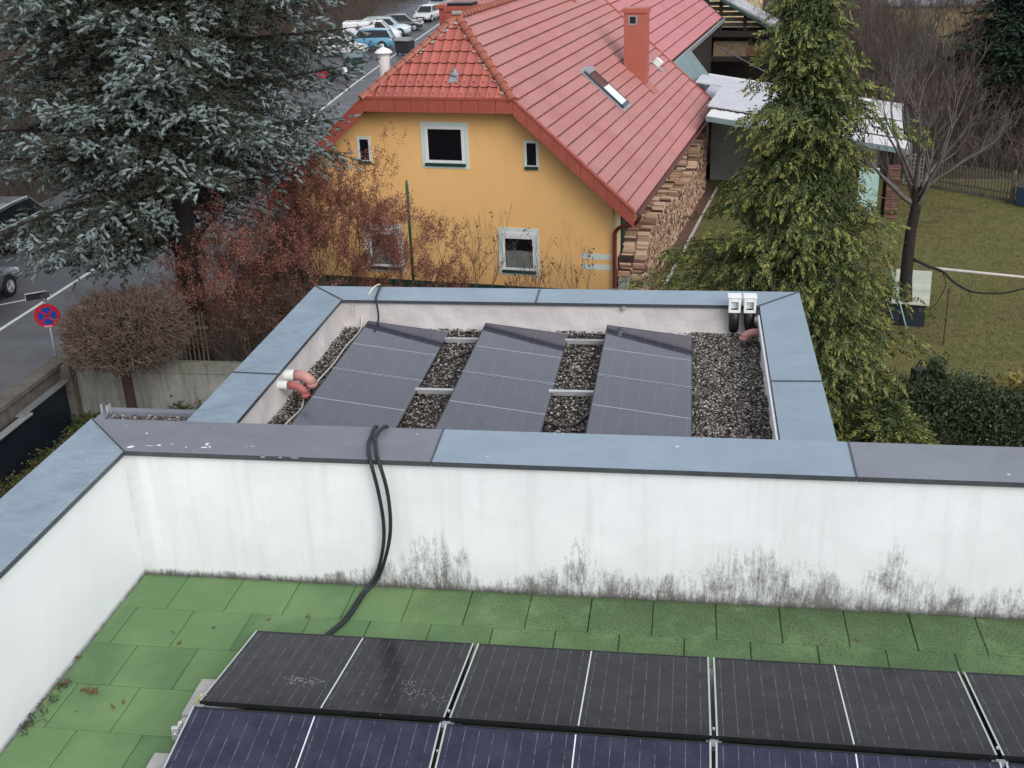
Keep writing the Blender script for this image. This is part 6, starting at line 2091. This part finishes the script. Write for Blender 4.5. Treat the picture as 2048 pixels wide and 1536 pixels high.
# right woods behind the lawn
for (x0, x1, y0, y1, n) in ((11.5, 21, 44, 52, 14), (9.5, 26, 52, 64, 20), (8.5, 20, 64, 84, 24), (12, 34, 66, 86, 10), (-2, 14, 100, 125, 16)):
    for i in range(n):
        k = rnd.choice((0, 1, 2, 2, 3))
        xx, yy = rnd.uniform(x0, x1), rnd.uniform(y0, y1)
        rat = (xx - 3.24) / (yy + 8.02)
        if .170 < rat < .225 and yy > 50: continue
        if .010 < rat < .062: continue
        wood_tree(xx, yy, k, rnd.uniform(.55, .85), KL[k] + ' behind the lawn', 'bare trees behind the lawn')
for k in range(4):
    if k not in used:
        for ch in list(protos[k].children): bpy.data.objects.remove(ch)
        bpy.data.objects.remove(protos[k])


# undergrowth between the trees: brush of thin stems
def brush(name, areas, seed, mtl, label, hmin=.6, hmax=2.2, lean=.35, r=.010):
    rs = np.random.RandomState(seed); S = []
    for (x0, x1, y0, y1, n) in areas:
        x = rs.uniform(x0, x1, n); y = rs.uniform(y0, y1, n); h = rs.uniform(hmin, hmax, n)
        b = np.stack([x, y, np.full(n, G)], 1)
        d = np.stack([rs.normal(size=n) * lean, rs.normal(size=n) * lean, np.ones(n)], 1) * h[:, None]
        mid = b + d * .5 + rs.normal(size=(n, 3)) * .05; top = b + d + rs.normal(size=(n, 3)) * np.array([.25, .25, .05])
        R = np.full((n, 1), r)
        S.append(np.concatenate([b, R, mid, R * .8], 1)); S.append(np.concatenate([mid, R * .8, top, R * .35], 1))
        for j in range(3):
            t = rs.uniform(.3, 1, (n, 1)); q = b + d * t; e_ = q + np.stack([rs.normal(size=n), rs.normal(size=n), rs.uniform(.2, 1.2, n)], 1) * .35 * h[:, None] * .6
            S.append(np.concatenate([q, R * .6, e_, R * .3], 1))
    o = seg_mesh(name, np.concatenate(S), mtl, None, 3)
    return tag(o, label, 'undergrowth', None, 'stuff')


brush('undergrowth', [(-34, -25.5, 28, 75, 3600), (-48, -34, 28, 110, 3600), (-42, -29, 75, 140, 4200)], 4, M['twig_brown'], 'brown leafless undergrowth filling the woods left of the street', .5, 2.4)
brush('undergrowth', [(10.5, 24, 42.5, 60, 3200), (9, 30, 60, 90, 3800), (-3, 20, 92, 130, 2600)], 9, M['twig_brown'], 'brown leafless undergrowth behind the picket fence', .5, 2.2)

# dark conifer at the top right
conifer('dark_conifer', (17.6, 46.0, G), 'dark green drooping conifer at the top right corner', 14.5, 2.0, lambda z: 3.7 * (1 - z / 17) ** .6 if z > 4.2 else 1.6, 34, 11, 12, [M['dark_con'], M['dark_con']], sl=.34, sr=.055, twig_sp=.34, shoot_sp=.17, trunk_r=.25, droop=.6, bark=M['bark_dark'])


# --- multi-stemmed shrubs
def shrub(name, loc, label, h, n_stem, seed, twig, leafm, n_leaf, leaf=(.05, .017), spread=.55, up=.25, depth=4, shrink=.74, lean=.6, r0=.028, kids=(2, 3), cat='shrub', group=None, hang=.2, minr=.003):
    rs = np.random.RandomState(seed)
    e = empty(name, loc, 0, label, cat, group)
    segs = []; tips = []
    L = h * (1 - shrink) / (1 - shrink ** (depth + 1)) * 1.12
    for i in range(n_stem):
        a = rs.uniform(0, 6.3); q = rs.uniform(0, lean)
        grow(segs, (rs.normal() * .12, rs.normal() * .12, 0), (math.cos(a) * q, math.sin(a) * q, 1), L * rs.uniform(.75, 1.15), r0 * rs.uniform(.7, 1.2), depth, rs, spread, up, kids, shrink, tips, .12, minr)
    seg_mesh('stems', segs, twig, e, 3)
    if n_leaf:
        T = np.array([t[0] for t in tips]); Dn = np.array([t[1] for t in tips])
        idx = rs.randint(0, len(T), n_leaf)
        back = rs.uniform(0, .42, (n_leaf, 1)) * L * .6
        C = T[idx] - Dn[idx] * back + rs.normal(size=(n_leaf, 3)) * .045
        U = nz(rs.normal(size=(n_leaf, 3)) + Dn[idx] * .5 + np.array([0, 0, -hang])) * leaf[0] * rs.uniform(.6, 1.3, (n_leaf, 1))
        Vv = nz(np.cross(U, rs.normal(size=(n_leaf, 3)))) * leaf[1] * rs.uniform(.7, 1.3, (n_leaf, 1))
        leaf_mesh('leaves', C, U, Vv, leafm, e)
    return e


shrub('russet_shrub', (-7.55, 17.5, G), 'russet-leaved shrub right of the spruce trunk, the leftmost of the red shrubs', 4.5, 9, 31, M['twig_red'], M['red_leaf'], 15000, depth=5, spread=.5)
shrub('russet_shrub', (-6.45, 21.0, G), 'tallest russet-leaved shrub between the spruce and the yellow facade', 5.2, 12, 32, M['twig_red'], M['red_leaf'], 31000, depth=5, spread=.5, lean=.75)
shrub('russet_shrub', (-4.7, 22.3, G), 'sparse russet shrub spreading before the lower facade around the green pole', 3.5, 8, 33, M['twig_red'], M['red_leaf'], 7500, depth=5, spread=.58, lean=.95, up=.16)
shrub('russet_shrub', (-3.3, 22.4, G), 'low thin russet shrub at the right end of the red shrubs', 2.3, 7, 34, M['twig_red'], M['red_leaf'], 2600, depth=4, spread=.6, lean=.8)
shrub('brown_shrub', (-7.1, 17.6, G), 'brown twiggy shrub behind the concrete wall beside the coping', 2.6, 14, 35, M['twig_red'], M['brown_leaf'], 5200, depth=5, spread=.6, lean=.8)
shrub('brown_shrub', (-5.8, 18.8, G), 'red-brown twiggy shrub hidden half behind the left coping', 2.7, 12, 36, M['twig_red'], M['brown_leaf'], 4200, depth=5, spread=.6, lean=.8)
shrub('russet_shrub', (-9.3, 21.6, G), 'dark russet shrub behind the spruce trunk, furthest back of the red shrubs', 3.4, 12, 37, M['twig_red'], M['red_leaf'], 9000, depth=5, spread=.55, lean=.8)
shrub('russet_shrub', (-4.9, 21.4, G), 'low russet shrub before the dark green plinth, left of the green pole', 1.75, 9, 46, M['twig_red'], M['red_leaf'], 7000, depth=4, spread=.6, lean=1.0)
shrub('brown_shrub', (-8.6, 24.6, G), 'brown leafless shrub between the pavement and the left corner of the yellow house', 2.8, 14, 38, M['twig_red'], M['brown_leaf'], 3000, depth=5, spread=.6, lean=.8)
shrub('brown_shrub', (-10.4, 19.6, G), 'low brown shrub at the pavement edge behind the spruce trunk', 2.2, 12, 39, M['twig_red'], M['brown_leaf'], 3000, depth=5, spread=.6, lean=.8)
for i, (x, y, h, n, lb) in enumerate(((-2.6, 23.4, 2.6, 5, 'bare thin shrub left of the lower facade window'), (-.95, 23.2, 2.3, 7, 'bare thin shrub before the lower facade window'), (.35, 23.0, 2.2, 6, 'bare thin shrub below the mint stripes of the facade'), (-1.7, 22.9, 1.7, 6, 'short bare twiggy shrub between the thin shrubs at the facade'))):
    shrub('bare_shrub', (x, y, G), lb, h, n, 40 + i, M['twig_brown'], M['brown_leaf'], 45, leaf=(.07, .03), depth=3, spread=.4, up=.35, lean=.35, r0=.014, kids=(2, 3), minr=.004)

# clipped round-headed tree before the concrete wall
def clipped_tree():
    rs = np.random.RandomState(77)
    e = empty('clipped_tree', (-9.52, 14.95, G), 0, 'clipped flat-domed brown tree with bare dense twigs on a dark trunk before the concrete wall', 'tree')
    seg_mesh('trunk', [(0, 0, 0, .125, .02, 0, 1.0, .12), (.02, 0, 1.0, .12, .0, 0, 2.1, .115)], M['bark_brown'], e, 10)
    S = []
    n = 3600
    d = nz(rs.normal(size=(n, 3))); d[:, 2] *= .8
    ex = 5.0
    rr = (np.abs(d[:, 0]) ** ex + np.abs(d[:, 1]) ** ex + np.abs(d[:, 2]) ** ex) ** (-1 / ex)
    sc = np.array([1.30, 1.25, .82])
    out = d * rr[:, None] * sc * rs.uniform(.82, 1.04, (n, 1)) * .92 + np.array([.22, 0, 2.78])
    c0 = np.array([.1, 0, 2.2])
    inn = c0 + (out - c0) * rs.uniform(.35, .75, (n, 1))
    mid = (inn + out) / 2 + rs.normal(size=(n, 3)) * .11
    R = np.full((n, 1), .0145)
    S += [np.concatenate([inn, R, mid, R * .8], 1), np.concatenate([mid, R * .8, out, R * .45], 1)]
    for j in range(2):
        t = rs.uniform(.2, 1, (n, 1)); q = mid + (out - mid) * t
        en = q + rs.normal(size=(n, 3)) * .11 + (out - c0) * .03
        S.append(np.concatenate([q, R * .55, en, R * .35], 1))
    m = 26
    a = rs.uniform(0, 6.3, m); tp = np.stack([np.cos(a) * rs.uniform(.3, 1.1, m), np.sin(a) * rs.uniform(.3, 1.1, m), rs.uniform(2.3, 3.2, m)], 1)
    b0 = np.tile(np.array([[0, 0, 1.95]]), (m, 1)); md = (b0 + tp) / 2 + rs.normal(size=(m, 3)) * .08
    S += [np.concatenate([b0, np.full((m, 1), .04), md, np.full((m, 1), .028)], 1), np.concatenate([md, np.full((m, 1), .028), tp, np.full((m, 1), .015)], 1)]
    seg_mesh('crown', np.concatenate(S), mat('clipped_twig_bark', (.165, .115, .095), .9, .5, 3.0), e, 3)
    k = 2600; idx = rs.randint(0, n, k)
    C = out[idx] + rs.normal(size=(k, 3)) * .06; U = nz(rs.normal(size=(k, 3))) * .05; Vv = nz(np.cross(U, rs.normal(size=(k, 3)))) * .017
    leaf_mesh('dry_leaves', C, U, Vv, M['brown_leaf'], e)
clipped_tree()


# --- leafy bushes and ground cover
def leafy(name, loc, label, lobes, n, seed, m, leaf=(.07, .026), kind=None, cat='bush', stems=True):
    rs = np.random.RandomState(seed)
    e = empty(name, loc, 0, label, cat) if stems else None
    vol = np.array([l[3] * l[4] for l in lobes]); pick = rs.choice(len(lobes), n, p=vol / vol.sum())
    L = np.array(lobes)[pick]
    d = nz(rs.normal(size=(n, 3))); d[:, 2] = np.where(rs.uniform(size=n) < .32, -np.abs(d[:, 2]) * 1.0, np.abs(d[:, 2]))
    lump = 1 + .22 * np.sin(d[:, 0] * 7 + L[:, 0] * 3) * np.sin(d[:, 1] * 6 + L[:, 1] * 5) + .15 * rs.normal(size=n)
    C = L[:, :3] + d * np.stack([L[:, 3], L[:, 3], L[:, 4]], 1) * (rs.uniform(.55, 1.0, n) * lump)[:, None]
    U = nz(rs.normal(size=(n, 3)) + d * .7) * leaf[0] * rs.uniform(.6, 1.3, (n, 1)); Vv = nz(np.cross(U, rs.normal(size=(n, 3)))) * leaf[1] * rs.uniform(.8, 1.3, (n, 1))
    o = leaf_mesh('foliage' if stems else name, C, U, Vv, m, e)
    if stems:
        st = []
        for l in lobes:
            for k in range(7):
                t = l[:3] + nz(rs.normal(size=3)) * np.array([l[3], l[3], l[4]]) * .7
                st.append((l[0] * .6, l[1] * .6, 0, .022, *t, .008))
        seg_mesh('stems', st, M['bark'], e, 4)
        return e
    return tag(o, label, cat, None, kind)


leafy('evergreen_bush', (9.0, 15.2, G), 'tall dark evergreen bush at the lower right behind the mauve coping', [(-.5, .4, .9, .75, .85), (.3, .5, 1.0, .7, .75), (-.35, .8, 1.35, .28, .75), (.9, .3, .8, .7, .7)], 13000, 51, M['bush_leaf'])
leafy('evergreen_bush', (10.9, 15.4, G), 'wide dark evergreen bush cut by the right frame edge', [(-.4, .2, .7, .9, .75), (.6, .4, .85, .85, .8), (1.6, .2, .7, .8, .75), (.1, .7, 1.0, .5, .6)], 14000, 52, M['bush_leaf'])
leafy('brown_hedge', (-10.2, 25.5, G), 'dry brown hedge beside the pavement behind the russet shrubs', [(.55 * math.sin(i * 1.3) * .3 - .12 * i + .9, -3.2 + .85 * i, .75, .62, .72) for i in range(10)], 16000, 57, M['brown_leaf'], leaf=(.07, .026), cat='hedge')
leafy('yellow_shrub', (10.35, 16.3, G), 'small shrub with yellow leaves sticking out of the evergreen bushes', [(0, 0, 1.25, .28, .35), (-.5, .2, 1.2, .15, .2), (.6, -.3, .95, .2, .25), (-1.6, -.2, 1.35, .12, .25)], 420, 53, M['yellow_leaf'], leaf=(.13, .032))
leafy('ivy', (0, 0, 0), 'ivy and ground cover along the foot of the concrete wall', [(-11.0 + .62 * i + .1 * math.sin(i * 5), 15.25 - .2 * (i % 2), G + .05, .42, .35 + .35 * (i in (4, 5, 6, 9, 10, 11)) * 1.0) for i in range(14)], 9000, 54, M['ivy'], leaf=(.085, .04), kind='stuff', cat='ivy', stems=False)
leafy('low_hedge', (0, 0, 0), 'mossy yellow-green low hedge along the navy panels below the left coping', [(-10.55 - .02 * i, 15.0 - .55 * i, G + .1, .50, .42 + .1 * math.sin(i * 2.3)) for i in range(16)], 15000, 55, M['moss_hedge'], leaf=(.06, .022), kind='stuff', cat='hedge', stems=False)

# grass tufts and fallen leaves that roughen the lawn
rs = np.random.RandomState(91)
n = 100000
x = rs.uniform(2.7, 24, n); y = rs.uniform(10, 41, n)
keep = ~((x - HX) * hc + (y - HY) * hsn < 6.5) | (y < 25)
x, y = x[keep], y[keep]; n = len(x)
C = np.stack([x, y, np.full(n, G - .01)], 1)
U = nz(np.stack([rs.normal(size=n) * .8, rs.normal(size=n) * .8, np.ones(n) * .7], 1)) * rs.uniform(.05, .12, (n, 1))
Vv = nz(np.cross(U, rs.normal(size=(n, 3)))) * .010
tag(leaf_mesh('grass_tufts', C, U, Vv, leafmat('winter_grass', [(0, (.035, .042, .012)), (.4, (.11, .115, .036)), (.8, (.19, .178, .075)), (1, (.28, .245, .13))], .8, nscale=.6, nvar=.5)), 'short mossy winter grass of the garden lawn', 'grass', None, 'stuff')
